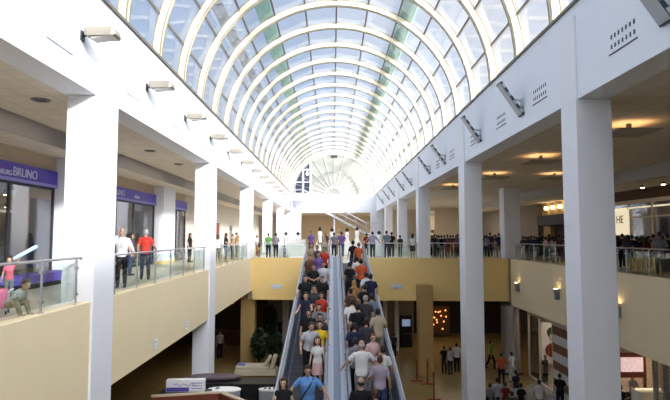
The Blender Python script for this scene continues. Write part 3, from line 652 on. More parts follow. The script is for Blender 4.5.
MB().box(p0.x - .1, p0.x, 22.5, 22.6, ZG, p1.z - .15).box(p1.x, p1.x + .1, 22.5, 22.6, ZG, p1.z - .15).build('leg', M['wood'], o)
o = thing('storefront', 'glazed ground-floor shop at the right photo edge with steel posts', 'storefront', (12.2, 18.5, ZG))
fr = MB().box(-.05, .05, -4, 3.5, 3.7, 4.05)
for px in (655.5, 666): q = at_x(px, 380, 12.2).y - 18.5; fr.box(-.07, .07, q - .07, q + .07, 0, 3.7)
fr.build('frame', M['steel'], o); MB().box(-.01, .01, -4, at_x(655.5, 380, 12.2).y - 18.5, .05, 3.7).build('glass', M['sglass'], o)
tag(MB().box(14.8, 15, 16, 22.3, ZG, ZR - .1).build('shelf_wall', M['goods']), 'dark shelves of goods behind the right-edge ground-floor shop', 'shelves')
P = at_y(648, 389, 21.5); o = thing('light_tube', 'glowing counter light strip beside the lightbox poster', 'light', P); MB().box(-.5, .5, -.03, .03, -.03, .03).build('tube', M['lit'], o); MB().box(-.5, .5, -.3, .3, ZG - P.z, -.04).build('counter', M['sofa'], o)
# left ground-floor dim shop
o = thing('storefront', 'dim red-lit shop under the left balcony behind the ochre pier', 'storefront', (-8, 42, ZG))
MB().box(-5, 3, 0, .2, 0, 4.7).build('backdrop', M['brown'], o); b = MB(); random.seed(9)
for i in range(10): b.ell((random.uniform(-1.5, 2.5), -.1, random.uniform(2.4, 4.2)), (.06, .06, .06), seg=6, st=4)
b.build('lamps', mat('red_bulb', (.8, .3, .15), .5, emit=(1, .4, .2), est=1.2), o); MB().box(-1, 2.6, -.6, 0, 0, 1.1).build('counter', M['wood'], o)
#PEOPLE
# ------------------------------------------------------------------ people
DG = None
def remesh(mb, vox, name, sm=3):
    me = mb.mesh('tmp'); o = bpy.data.objects.new('tmp', me); COL.objects.link(o)
    m = o.modifiers.new('r', 'REMESH'); m.mode = 'VOXEL'; m.voxel_size = vox
    s = o.modifiers.new('s', 'SMOOTH'); s.factor = .5; s.iterations = sm
    dg = bpy.context.evaluated_depsgraph_get(); dg.update()
    out = bpy.data.meshes.new_from_object(o.evaluated_get(dg)); out.name = name
    bpy.data.objects.remove(o); bpy.data.meshes.remove(me)
    for p in out.polygons: p.use_smooth = True
    return out
ARMS = dict(
    down=((.235, .03, 1.15), (.25, -.05, .90)), rail=((.26, .02, 1.16), (.34, -.22, 1.03)), phone=((.28, -.10, 1.20), (.13, -.12, 1.47)),
    fold=((.25, .0, 1.15), (.08, -.22, 1.10)), up=((.27, -.14, 1.36), (.14, -.30, 1.52)), high=((.30, -.10, 1.55), (.38, -.2, 1.78)),
    wide=((.34, -.02, 1.20), (.46, -.14, 1.03)), front=((.22, -.1, 1.16), (.16, -.36, 1.14)), back=((.26, .1, 1.17), (.12, .16, .98)))
PROT = {}
def ring_loft(mb, secs, T, seg=16):
    mb.rings([[T(Vector((cx + rx * math.cos(2 * math.pi * a / seg), cy + ry * math.sin(2 * math.pi * a / seg), z))) for a in range(seg)] for z, cx, cy, rx, ry in secs])
def figure(sex, L, Rr, legs='stand', lean=0, bottom='trousers', child=False):
    key = (sex, L, Rr, legs, lean, bottom, child)
    if key in PROT: return PROT[key]
    f = sex == 'f'; SW = .165 if f else .195; HW = .155 if f else .15; k = .9 if f else 1
    sit = legs == 'sit'; hipz = .92
    rot = Matrix.Rotation(R(lean), 3, 'X'); piv = Vector((0, 0, hipz))
    T = lambda p: piv + rot @ (Vector(p) - piv)
    hs = 1.28 if child else 1.0
    hc = T((0, -.02, 1.47)) + Matrix.Rotation(R(lean * .5), 3, 'X') @ Vector((0, -.005, .125 * hs))
    hr = Matrix.Rotation(R(lean * .4), 3, 'X')
    H = lambda p: hc + hr @ (Vector(p) * hs)
    tors = [(.80, 0, .01, HW * .9, .10), (.88, 0, .015, HW, .118), (.97, 0, .01, HW * .97, .112), (1.08, 0, 0, .118 if f else .138, .095), (1.2, 0, -.012, .138 if f else .158, .112 if f else .11), (1.30, 0, -.01, .15 if f else .172, .108 if f else .112), (1.375, 0, 0, SW * .9, .09), (1.42, 0, .003, SW * .66, .072), (1.445, 0, .005, SW * .42, .06), (1.46, 0, .005, .06, .055)]
    def torso(mb, z0, z1, e):
        ring_loft(mb, [(z, cx, cy, rx + e, ry + e) for z, cx, cy, rx, ry in tors if z0 <= z <= z1], T)
    def arms(mb, e, upto=2, frac=1.0):
        for s, pose in ((-1, L), (1, Rr)):
            el, wr = ARMS[pose]; S = T((s * (SW - .028), 0, 1.375)); E = T((s * el[0] * (SW / .195) ** .5, el[1], el[2])); W = T((s * wr[0], wr[1], wr[2]))
            if upto == 1:
                mb.cap(S, S + (E - S) * frac, .050 * k + e, .050 * k + e); continue
            mb.cap(S, E, .052 * k + e, .042 * k + e); mb.cap(E, W, .042 * k + e, .029 * k + e)
            if e > 0: continue
            d = (W - E).normalized(); u = d.cross(Vector((s, 0, 0.01)).normalized() if abs(d.x) < .8 else Vector((0, 0, 1))).normalized(); n = u.cross(d)
            pc = W + d * .05
            for q in (-1, -.33, .33, 1): mb.cap(W + u * .012 * q, W + d * .085 + u * .027 * q, .016, .014, 8)
            for q, ln in ((-1, .055), (-.33, .07), (.33, .066), (1, .05)):
                b0 = W + d * .085 + u * .030 * q; b1 = b0 + d * ln * .55 + n * .006 * s; b2 = b1 + d * ln * .3 + n * .03 * s
                mb.cap(b0, b1, .0105, .010, 8); mb.cap(b1, b2, .010, .009, 8)
            t0 = W + d * .03 - u * .02; t1 = t0 + d * .035 - u * .035; mb.cap(t0, t1, .013, .012, 8); mb.cap(t1, t1 + d * .035 - u * .006, .012, .010, 8)
    lg = {}
    for s in (-1, 1):
        hp = Vector((s * .088, .01, .88))
        if legs == 'stand': kn = Vector((s * .095, -.01, .48)); an = Vector((s * .10, .02, .09))
        elif legs == 'walk': kn = Vector((s * .09, -.16 * s - .04, .49)); an = Vector((s * .09, -.22 * s + (.10 if s < 0 else .02), .10 if s > 0 else .14))
        elif legs == 'step': kn = Vector((s * .10, -.14 if s > 0 else 0, .50)); an = Vector((s * .11, -.10 if s > 0 else .05, .10))
        else: kn = Vector((s * .14, -.36, .95)); an = Vector((s * .13, -.50, .62 + .0))
        lg[s] = (hp, kn, an)
    def legcaps(mb, e, z=1.0):
        for s in (-1, 1):
            hp, kn, an = lg[s]; mb.cap(hp, kn, .086 + e, .058 + e)
            if z > .5: mb.cap(kn, kn + (an - kn) * .4, .056 + e, .054 + e); mb.cap(kn + (an - kn) * .35, kn + (an - kn) * min(z, 1), .054 + e, .036 + e * 1.6)
    def feet(mb, e, s):
        an = lg[s][2]; fl = Vector((0, -1, -.08 if not sit else .5)).normalized(); q = an + Vector((0, .03, -.045))
        mb.cap(q, q + fl * .10, .038 + e, .036 + e); mb.cap(q + fl * .08, q + fl * .18, .036 + e, .026 + e)
    B = MB(); torso(B, 0, 2, 0); arms(B, 0); legcaps(B, 0)
    for s in (-1, 1): feet(B, 0, s)
    B.cap(T((0, .005, 1.42)), H((0, .012, -.07)), .052 * k, .05 * k)
    B.ell(H((0, 0, .015)), (.074 * hs, .092 * hs, .104 * hs), hr); B.ell(H((0, -.022, -.05)), (.054 * hs, .062 * hs, .062 * hs), hr); B.ell(H((0, -.055, -.085)), (.024 * hs, .022 * hs, .02 * hs), hr)
    B.cap(H((0, -.09, .012)), H((0, -.106, -.022)), .009 * hs, .015 * hs, 8)
    for s in (-1, 1): B.ell(H((s * .076, .012, -.005)), (.012 * hs, .022 * hs, .032 * hs), hr, 8, 6)
    bm_ = remesh(B, .0115, 'person_body', 2)
    for m in ('skin', 'eye', 'lip'): bm_.materials.append(M[m])
    inv = hr.transposed(); hair_in = []
    for p in bm_.polygons:
        c = inv @ (p.center - hc) / hs
        if c.y < -.055:
            if abs(abs(c.x) - .031) < .013 and abs(c.z - .012) < .0085: p.material_index = 1
            elif abs(c.x) < .022 and abs(c.z + .062) < .006: p.material_index = 2
    top = MB(); dress = bottom == 'dress'
    torso(top, .85 if not dress else .8, 1.47, .015)
    arms(top, .014, 1, .12 if bottom == 'dress' else .62) if sex == 'f' or child or L != 'phone' else arms(top, .012)
    if dress: ring_loft(top, [(.46, 0, 0, .24, .20), (.62, 0, 0, .21, .17), (.82, 0, .01, .178, .135), (.95, 0, .01, .172, .13)], lambda p: p)
    tm = remesh(top, .014, 'shirt', 3); tm.materials.append(M['cloth'])
    bt = None
    if not dress:
        bt = MB(); ring_loft(bt, [(z, cx, cy, rx + .011, ry + .011) for z, cx, cy, rx, ry in tors if z <= .97], lambda p: p)
        if bottom == 'skirt': ring_loft(bt, [(.50, 0, 0, .2, .17), (.7, 0, 0, .19, .15), (.9, 0, .01, .166, .13)], lambda p: p)
        else: legcaps(bt, .013, .93 if bottom == 'trousers' else .42)
        bt = remesh(bt, .014, bottom, 3); bt.materials.append(M['cloth'])
    sh = []
    for s in (-1, 1):
        q = MB(); feet(q, .010, s); q = remesh(q, .012, 'shoe', 2); q.materials.append(M['cloth']); sh.append(q)
    PROT[key] = dict(body=bm_, top=tm, bottom=bt, shoes=sh, hc=hc, hr=hr, hs=hs, bname=bottom, sit=sit, T=T)
    return PROT[key]
HAIR = {}
def hair_mesh(kind):
    if kind in HAIR: return HAIR[kind]
    b = MB()
    if kind == 'fringe':
        b.ell((0, .045, -.005), (.079, .062, .05))
        for s in (-1, 1): b.ell((s * .068, .02, .0), (.014, .05, .035))
    else:
        b.ell((0, .018, .036), (.083, .092, .094)); b.ell((0, .035, -.01), (.08, .07, .07)); b.ell((0, -.035, .085), (.06, .05, .035))
        if kind == 'long':
            b.rings([[((rx * math.cos(2 * math.pi * a / 14)), cy + ry * math.sin(2 * math.pi * a / 14), z) for a in range(14)] for z, cy, rx, ry in ((.03, .045, .085, .06), (-.08, .065, .10, .05), (-.2, .085, .11, .045), (-.3, .09, .09, .03))])
            for s in (-1, 1): b.cap((s * .078, -.01, .05), (s * .092, -.015, -.17), .024, .018)
        if kind == 'bun': b.ell((0, .11, .07), (.045, .045, .045))
        if kind == 'pony': b.cap((0, .1, .04), (0, .14, -.16), .035, .018)
        if kind == 'scarf': b.ell((0, .02, .0), (.09, .1, .12)); b.cap((0, .03, -.1), (0, .03, -.16), .085, .12)
    m = remesh(b, .011, 'hair', 2); m.materials.append(M['cloth' if kind == 'scarf' else 'hair']); HAIR[kind] = m
    return m
SK = dict(l=(.62, .40, .29), m=(.47, .28, .19), d=(.30, .17, .11))
HC = dict(k=(.018, .014, .012), b=(.06, .03, .018), r=(.12, .04, .02), g=(.30, .29, .28), y=(.35, .24, .12))
CL = dict(white=(.78, .78, .78), black=(.018, .018, .02), red=(.55, .05, .035), orange=(.6, .12, .05), blue=(.16, .36, .78), navy=(.025, .03, .07), purple=(.20, .11, .36), lavender=(.46, .44, .66), grey=(.22, .23, .26), bluegrey=(.20, .25, .33), yellow=(.85, .58, .03), pink=(.72, .45, .45), hotpink=(.78, .16, .25), tan=(.42, .31, .2), beige=(.5, .42, .3), green=(.16, .42, .12), brown=(.12, .06, .04), jean=(.06, .09, .18), plum=(.12, .06, .14), maroon=(.22, .03, .04), stripe=(.6, .6, .66), khaki=(.3, .26, .2), limegreen=(.2, .5, .1), plaid=(.48, .26, .1), dkgrey=(.06, .06, .07), mauve=(.42, .36, .46))
CL = {k: tuple(c * .72 for c in v) for k, v in CL.items()}; SK = {k: tuple(c * .85 for c in v) for k, v in SK.items()}
def put(name, me, parent, color, loc=(0, 0, 0), rot=None, scale=1):
    o = bpy.data.objects.new(name, me); COL.objects.link(o); o.color = (*color, 1)
    if parent: o.parent = parent
    o.location = loc
    if rot: o.rotation_euler = rot
    o.scale = (scale,) * 3
    return o
def person(loc, face, label, group, sex='m', L='down', Rr='down', hair='short', hc='k', sk='m', top='white', bot='black', h=1.72, legs='stand', lean=0, bottom='trousers', shoes=False, child=False, cat='person', extra=None):
    if top == 'dress': pass
    fg = figure(sex, L, Rr, legs, lean, bottom, child)
    r = put('person', fg['body'], None, SK[sk], loc, (0, 0, R(face)), h / 1.72)
    tag(r, label, cat, group)
    if hair != 'bald': put('headscarf' if hair == 'scarf' else 'hair', hair_mesh(hair), r, CL['plaid'] if hair == 'scarf' else HC[hc], fg['hc'], fg['hr'].to_euler(), fg['hs'])
    put('dress' if bottom == 'dress' else 'shirt', fg['top'], r, CL[top])
    if fg['bottom']: put(fg['bname'], fg['bottom'], r, CL[bot])
    if shoes:
        for q in fg['shoes']: put('shoe', q, r, CL['black'] if shoes is True else CL[shoes])
    T = fg['T']
    if extra == 'strap':
        MB().tube([T(p) for p in ((.13, -.02, 1.44), (.05, -.135, 1.3), (-.08, -.135, 1.1), (-.16, -.08, .95), (-.15, .06, .98), (0, .14, 1.2), (.12, .06, 1.43))], .017, 6).build('bag_strap', M['black'], r)
    if extra == 'whitestrap':
        MB().tube([T(p) for p in ((-.13, .02, 1.45), (-.1, .13, 1.3), (.08, .135, 1.1), (.17, .05, .95))], .018, 6).build('bag_strap', M['gown'], r)
    if extra == 'lanyard':
        MB().tube([T(p) for p in ((-.07, -.08, 1.44), (-.03, -.135, 1.28), (0, -.14, 1.15))], .006, 5).tube([T(p) for p in ((.07, -.08, 1.44), (.03, -.135, 1.28), (0, -.14, 1.15))], .006, 5).build('lanyard', M['rubber'], r)
    if extra == 'phone':
        MB().box(-.012, .012, -.035, .035, -.06, .06).build('phone', M['black'], r).location = (.115, -.06, 1.6)
    return r, fg
GL, GR_, GB, GG, GC = 'people riding the left escalator', 'people riding the right escalator', 'people standing on the bridge', 'people on the ground floor', 'people on the right gallery'
GLG = 'people on the left gallery'
def on_ramp(px, py, H):
    best = None; y = 9.0
    while y < 33:
        d = ray(px, py); z = CZ + d.z * y / d.y; e = abs(z - (zr(y) + H))
        if best is None or e < best[0]: best = (e, y, d.x * y / d.y)
        y += .02
    y = best[1]; return Vector((best[2], y, zr(y)))
placed = []
def rider(side, px, py, label, h=1.72, face=None, **k):
    P = on_ramp(px, py, h * (1.0 if not k.get('lean') else .985 - .0022 * abs(k['lean'])))
    lo, hi = (EX[0] + .3, EX[1] - .3) if side == 'l' else (EX[2] + .3, EX[3] - .3)
    P.x = min(max(P.x, lo), hi)
    for _ in range(8):
        for Q in placed:
            d = Vector((P.x - Q.x, P.y - Q.y))
            if abs(d.x) < .42 and abs(d.y) < .34:
                P.y = Q.y + (.345 if P.y >= Q.y else -.345)
    P.z = zr(P.y); placed.append(P.copy())
    return person(P, (0 if side == 'l' else 180) if face is None else face, label, GL if side == 'l' else GR_, h=h, **k)
# -- left escalator, facing the camera
rider('l', 308, 366, 'person in light blue polo with dark bag strap, lowest on the left escalator', L='wide', Rr='wide', top='blue', bot='navy', extra='strap', h=1.76, lean=8)
rider('l', 283.5, 377, 'long-haired person in black sleeveless top at the bottom left of the left escalator', sex='f', hair='long', hc='b', sk='l', top='black', bottom='dress', L='fold', h=1.68)
rider('l', 309, 323, 'dark-haired person in pale striped shirt looking down, behind the light blue polo', L='rail', Rr='rail', top='stripe', bot='black', lean=14, h=1.74, face=25)
rider('l', 317.5, 338, 'long-haired child in white and pink on the left escalator', sex='f', hair='long', hc='b', sk='l', top='white', bot='pink', bottom='skirt', h=1.38, child=True)
rider('l', 320, 322, 'child in yellow shirt on the left escalator', top='yellow', bot='khaki', h=1.48, child=True, L='fold')
rider('l', 306, 292, 'dark-haired person in navy dress holding a pale bag, hand on the left handrail', sex='f', hair='bun', top='navy', bottom='dress', Rr='front', L='rail', h=1.72, sk='l')
rider('l', 314, 285, 'person in dark shirt reaching for the middle handrail, above the navy dress', top='dkgrey', bot='black', L='fold', Rr='wide', h=1.74)
rider('l', 322, 289, 'person in red top half hidden by the reaching arm on the left escalator', sex='f', hair='short', top='red', bot='jean', h=1.62)
rider('l', 305.5, 275, 'person in dark jacket at the left handrail, above the navy dress', top='black', bot='black', L='rail', h=1.74, sk='l')
rider('l', 313.5, 264, 'person in black top mid-way in the upper left escalator crowd', sex='f', hair='short', top='black', bot='dkgrey', L='fold', Rr='fold', h=1.66)
rider('l', 324, 263, 'person in pale striped top beside the black top, upper left escalator', top='stripe', bot='navy', h=1.66)
rider('l', 318.5, 252, 'person in purple top facing the camera, upper left escalator', sex='f', top='purple', bot='black', h=1.66, hair='short')
rider('l', 327.5, 247, 'person in red top with one raised arm, upper left escalator', sex='f', hair='short', top='red', bot='black', L='up', h=1.7)
rider('l', 311, 243, 'dark red-haired person in tan top at the left handrail near the top', sex='f', hair='long', hc='r', top='tan', bot='black', h=1.64, face=30)
rider('l', 317.5, 244, 'dark-haired person in plum top near the top of the left escalator', sex='f', hair='short', top='plum', bot='black', h=1.62, face=-40)
rider('l', 324, 236.5, 'fair-haired person in beige top, topmost on the left escalator', sex='f', hair='long', hc='y', sk='l', top='beige', bot='khaki', L='up', h=1.68, face=-30)
rider('l', 319, 303, 'person in grey top carrying a light bundle, behind the yellow shirt', top='grey', bot='black', L='front', Rr='front', h=1.7)
rider('l', 309, 306, 'dark-clothed person half hidden behind the striped shirt', top='black', bot='dkgrey', h=1.64, hair='short')
rider('l', 326.5, 276, 'dark-clothed person below the pale striped top, beside the middle handrail', top='black', bot='black', h=1.64)
rider('l', 309.5, 254, 'person in brown at the left handrail of the upper left escalator', sex='f', hair='short', top='brown', bot='black', h=1.64)
rider('l', 326, 310, 'person in dark grey behind the yellow shirt at the middle handrail', top='dkgrey', bot='black', h=1.64)
# -- right escalator, facing away
rider('r', 358, 377, 'balding person in black jacket, lowest left on the right escalator', hair='fringe', sk='m', top='black', bot='black', h=1.74)
rider('r', 375, 384, 'dark brown-haired person in dark top, lowest right on the right escalator', sex='f', hair='short', hc='b', top='brown', bot='black', h=1.66)
rider('r', 380, 355, 'young person in mauve shirt holding the right handrail', hair='short', hc='b', top='mauve', bot='jean', Rr='rail', h=1.62, face=165)
rider('r', 361.5, 340, 'broad balding person in pale shirt with arm on the left handrail', hair='fringe', hc='g', top='white', bot='grey', L='wide', Rr='wide', h=1.78)
rider('r', 383, 345, 'dark-haired person in white top at the right handrail, beside the mauve shirt', sex='f', top='white', bot='black', h=1.62, hair='short')
rider('r', 372.5, 333, 'red-haired person in pale pink top looking back down the right escalator', sex='f', hair='short', hc='r', sk='l', top='pink', bot='white', face=20, h=1.62)
rider('r', 355, 337, 'person in grey top with white shoulder strap on the right escalator', sex='f', hair='short', hc='k', top='grey', bot='black', L='wide', h=1.62, extra='whitestrap')
rider('r', 378, 308, 'person in beige jacket at the right handrail, dark hair', top='beige', bot='khaki', L='fold', h=1.7)
rider('r', 357.5, 303, 'person in black jacket between white shirt and beige jacket', top='black', bot='black', h=1.78)
rider('r', 346.5, 301, 'person in white shirt leaning on the left handrail of the right escalator', top='white', bot='jean', L='rail', lean=16, h=1.72, hair='short')
rider('r', 365.5, 295, 'person in dark grey top behind the black jacket', top='dkgrey', bot='black', h=1.74, hc='g')
rider('r', 371.5, 273.5, 'person in navy shirt on the right side of the right escalator', top='navy', bot='grey', h=1.7)
rider('r', 354, 280, 'person wearing an orange plaid headscarf on the right escalator', sex='f', hair='scarf', top='plaid', bot='brown', h=1.62)
rider('r', 361, 258.5, 'person in orange-red shirt, largest red back on the right escalator', top='orange', bot='navy', h=1.76, L='fold')
rider('r', 349.5, 262, 'person in black top at the left handrail, below the white strap', sex='f', top='black', bot='black', h=1.68, L='rail')
rider('r', 357, 256.5, 'person in white top just above the large orange-red shirt', sex='f', hair='short', top='white', bot='grey', h=1.64)
rider('r', 353, 240.5, 'person in black top near the head of the right escalator', sex='f', hair='bun', top='black', bot='jean', h=1.66)
rider('r', 358.5, 241.5, 'reddish-haired person in red top near the head of the right escalator', sex='f', hair='short', hc='r', top='orange', bot='brown', h=1.64)
rider('r', 366, 318, 'person in dark clothes half hidden by the beige jacket', top='dkgrey', bot='black', h=1.66)
rider('r', 372, 296, 'person in blue-grey top behind the beige jacket', top='bluegrey', bot='black', h=1.68)
rider('r', 352, 320, 'person in navy between the white shirt and the grey top', top='navy', bot='black', h=1.66)
rider('r', 366, 272, 'person in white just left of the navy shirt, upper right escalator', sex='f', hair='short', top='white', bot='black', h=1.62)
rider('r', 365, 284, 'person in black right of the orange plaid headscarf', top='black', bot='black', h=1.66)
rider('r', 346, 288, 'person in brown at the left handrail beside the plaid headscarf', sex='f', top='brown', bot='black', h=1.62)
# -- bridge and beyond
def upper(px, py, Y, label, group=GB, face=180, h=None, **k):
    P = at_y(px, py, Y); hh = max(1.45, min(1.85, P.z)) if h is None else h
    if k.get('child') and h is None: hh = P.z
    return person((P.x, Y, 0), face, label, group, h=hh, **k)
upper(311, 231, 36.2, 'person in purple top behind the left escalator head, near the white gowns', top='purple', bot='dkgrey', sex='f', face=0)
upper(326, 232.5, 37.0, 'dark-haired person in plum top between the white gowns on the bridge', top='plum', bot='black', sex='f', face=20)
upper(334, 232.5, 35.2, 'person in grey top and dark jeans between the escalator heads', top='grey', bot='navy', face=180)
upper(341.5, 231.5, 35.6, 'person in bright purple shirt between the escalator heads', top='purple', bot='jean', face=180, L='back', hair='short', hc='b')
upper(338.5, 229.5, 38.5, 'light-haired person behind the purple shirt on the bridge', top='beige', bot='khaki', hc='y')
upper(372.5, 231.5, 34.6, 'person in lavender shirt, hands on hips, at the bridge railing', top='lavender', bot='black', L='wide', Rr='wide', face=180)
upper(366.5, 233, 36.2, 'person in maroon top left of the lavender shirt', top='maroon', bot='black', sex='f', face=160)
upper(386.5, 231, 34.4, 'person in blue-grey shirt at the bridge railing beside the third column', top='bluegrey', bot='navy', L='fold', face=180, h=1.74)
upper(391.5, 232, 35.6, 'dark-clothed person right of the blue-grey shirt', top='black', bot='black', face=170)
upper(412.5, 233.5, 34.3, 'person in white blouse and black skirt between the right columns', sex='f', hair='long', top='white', bot='black', bottom='skirt', face=150)
for px, py, Y, t, b, lb, kw in ((434.5, 234, 34.8, 'dkgrey', 'black', 'person in dark grey beside the third right column', {}), (437, 235, 37, 'bluegrey', 'navy', 'person in blue-grey second from the third column', {}), (441.5, 235.5, 34.6, 'black', 'grey', 'person in black with grey trousers at the bridge railing', dict(sex='f')),
        (447.5, 234.5, 35.6, 'plum', 'black', 'person in plum at the middle of the crowd between columns', {}), (448, 240.5, 34.2, 'maroon', 'red', 'seated-height person in maroon and red at the bridge railing', dict(sex='f', h=1.28, bottom='skirt')), (453, 235, 36.6, 'brown', 'black', 'person in brown behind the maroon clothes', {}), (457.5, 234, 35.2, 'grey', 'dkgrey', 'person in light grey beside the second right column', {}), (454.5, 241, 34.3, 'orange', 'brown', 'small person in rust red at the bridge railing', dict(sex='f', h=1.25, bottom='skirt')), (431.5, 236, 38, 'black', 'black', 'person in black in the back row beside the third column', {}),
        (486.5, 235.5, 34.8, 'lavender', 'black', 'person in lavender just right of the second right column', dict(sex='f')), (490, 232.5, 35.4, 'plum', 'black', 'tall person in plum right of the second right column', {}), (495.5, 234.5, 34.4, 'black', 'dkgrey', 'person in black left of the corner pillar', dict(sex='f')), (498.5, 233, 33.9, 'navy', 'khaki', 'person in navy and khaki trousers leaning by the corner pillar', {})):
    upper(px, py, Y, lb, GB, face=random.choice((170, 190, 200)), top=t, bot=b, **kw)
for px, py, Y, t, b, sx, lb in ((433, 237, 36, 'plum', 'black', 'f', 'person in dark plum hugging the right edge of the third right column'), (444.5, 236.5, 36.8, 'black', 'black', 'm', 'person in black in the back row, middle of the crowd between columns'), (450.5, 236, 37.5, 'navy', 'black', 'm', 'person in navy in the back row behind the rust red'), (439, 238.5, 34.9, 'grey', 'black', 'f', 'shorter person in grey at the railing left of the maroon and red'), (456, 237, 37.8, 'dkgrey', 'black', 'f', 'person in dark grey in the back row at the second right column'), (484.5, 237, 36.2, 'black', 'black', 'm', 'person in black half hidden by the second right column'), (493, 236, 36.5, 'dkgrey', 'black', 'f', 'person in dark grey behind the tall plum person'), (400, 236, 36, 'dkgrey', 'black', 'm', 'dark-clothed person between the third and fourth right columns')):
    upper(px, py, Y, lb, GB, face=random.choice((160, 185, 205)), top=t, bot=b, sex=sx)
upper(268.5, 233, 34.5, 'person in green shirt at the left bridge railing', top='green', bot='black', face=190)
upper(276, 233, 35.0, 'person in plum shirt and dark jeans beside the green shirt', top='mauve', bot='navy', face=170, L='fold')
upper(259, 243, 34.6, 'child in yellow top at the left bridge railing corner', top='yellow', bot='khaki', face=180, child=True, sex='f', hair='long')
upper(284.5, 246, 34.5, 'child in blue-violet top beside the white counter', top='lavender', bot='jean', face=180, child=True)
upper(257, 237, 38.6, 'person in white with red behind the yellow child', top='white', bot='red', sex='f', face=90)
# -- left gallery
def gallery(px, X, label, face, group=GLG, py=233, **k):
    P = at_x(px, py, X); return person((X, P.y, 0), face, label, group, h=k.pop('h', P.z), **k)
gallery(122.5, -5.75, 'person in white shirt with lanyard, phone at ear, at the left railing', 15, py=228, hair='fringe', hc='g', sk='m', L='phone', Rr='rail', top='white', bot='black', shoes=True, extra='lanyard')
gallery(146, -6.0, 'person in red polo seen from behind at the left railing', 200, py=229, hair='short', hc='g', top='red', bot='navy', L='rail', legs='step', shoes=True)
gallery(131, -7.2, 'person in dark top behind the white shirt with lanyard', 100, py=233, sex='f', hair='long', top='plum', bot='jean', shoes=True)
gallery(190, -7.6, 'person in black with long hair left of the second left column', 80, py=233, sex='f', hair='long', top='black', bot='black', shoes=True)
gallery(218, -6.1, 'person in white blouse just right of the second left column', 200, py=234, sex='f', hair='long', hc='b', top='white', bot='khaki')
gallery(226, -5.8, 'person with long black hair and black top at the left railing', 100, py=233, sex='f', hair='long', top='black', bot='jean', L='fold')
gallery(232.5, -5.9, 'person in tan top right of the long black hair', 80, py=234, sex='f', top='tan', bot='jean', L='up', Rr='up')
gallery(236.5, -6.4, 'person in orange-brown top with raised hands on the left gallery', 90, py=232.5, sex='f', top='plaid', bot='khaki', L='up', Rr='up')
gallery(241, -6.2, 'person in cream top beside the third left column', 200, py=235, sex='f', hair='short', hc='b', top='beige', bot='beige')
r, fg = gallery(10, -6.9, 'small child in hot pink shirt raising a blue balloon bat', 20, py=258, sex='f', hair='short', hc='b', sk='l', top='hotpink', bot='grey', L='down', Rr='high', child=True, shoes=True)
s = r.scale.x; E = Euler((0, 0, r.rotation_euler.z)).to_matrix()
hand = Vector(r.location) + E @ (Vector((.39, -.23, 1.83)) * s)
tag(MB().cap(hand - Vector((.06, .1, .06)), hand + Vector((.16, .3, .17)), .035, .045).build('balloon_bat', M['babyblue'], smooth=True), 'light blue balloon bat held up by the child in pink', 'toy')
P = at_x(10, 293, -5.62)
person((P.x, P.y + .05, -.52 * .5 / .95 if 0 else P.z - 1.72 * .0 - .62 * .0 - .62), 70, 'toddler in white top sitting low behind the left glass railing', GLG, sex='f', hair='short', hc='b', sk='l', top='white', bot='beige', L='front', Rr='front', legs='sit', child=True, h=1.15, lean=48)
tod = bpy.context.scene.objects[[o.name for o in COL.objects if o.get('label', '').startswith('toddler')][0]]
tod.location.z = -.575 * tod.scale.x
o = thing('stroller', 'pink doll stroller at the left photo edge on the gallery', 'stroller', (at_x(-1, 288, -6.0).x, at_x(-1, 288, -6.0).y, 0), .4)
o.scale = (.7, .7, .7)
MB().rings([[(.2 * math.cos(a) , .16 * math.sin(a), .25 + .1 * (k_ - 1) + .15 * k_) for a in [i * .6283 for i in range(10)]] for k_ in range(3)]).build('seat', M['pink'], o)
MB().tube([(-.2, -.2, .05), (.15, .15, .5), (.3, .25, .62)], .012, 6).tube([(.2, -.2, .05), (-.15, .15, .5), (.3, .25, .62)], .012, 6).build('frame', M['steel'], o)
for x, y in ((-.2, -.2), (.2, -.2), (-.15, .2), (.2, .2)): MB().tube([(x - .015, y, .05), (x + .015, y, .05)], .05, 10).build('wheel', M['black'], o)
MB().tube([(-.15, .2, .05), (0, .05, .3)], .012, 6).tube([(.2, .2, .05), (0, .05, .3)], .012, 6).build('strut', M['steel'], o)
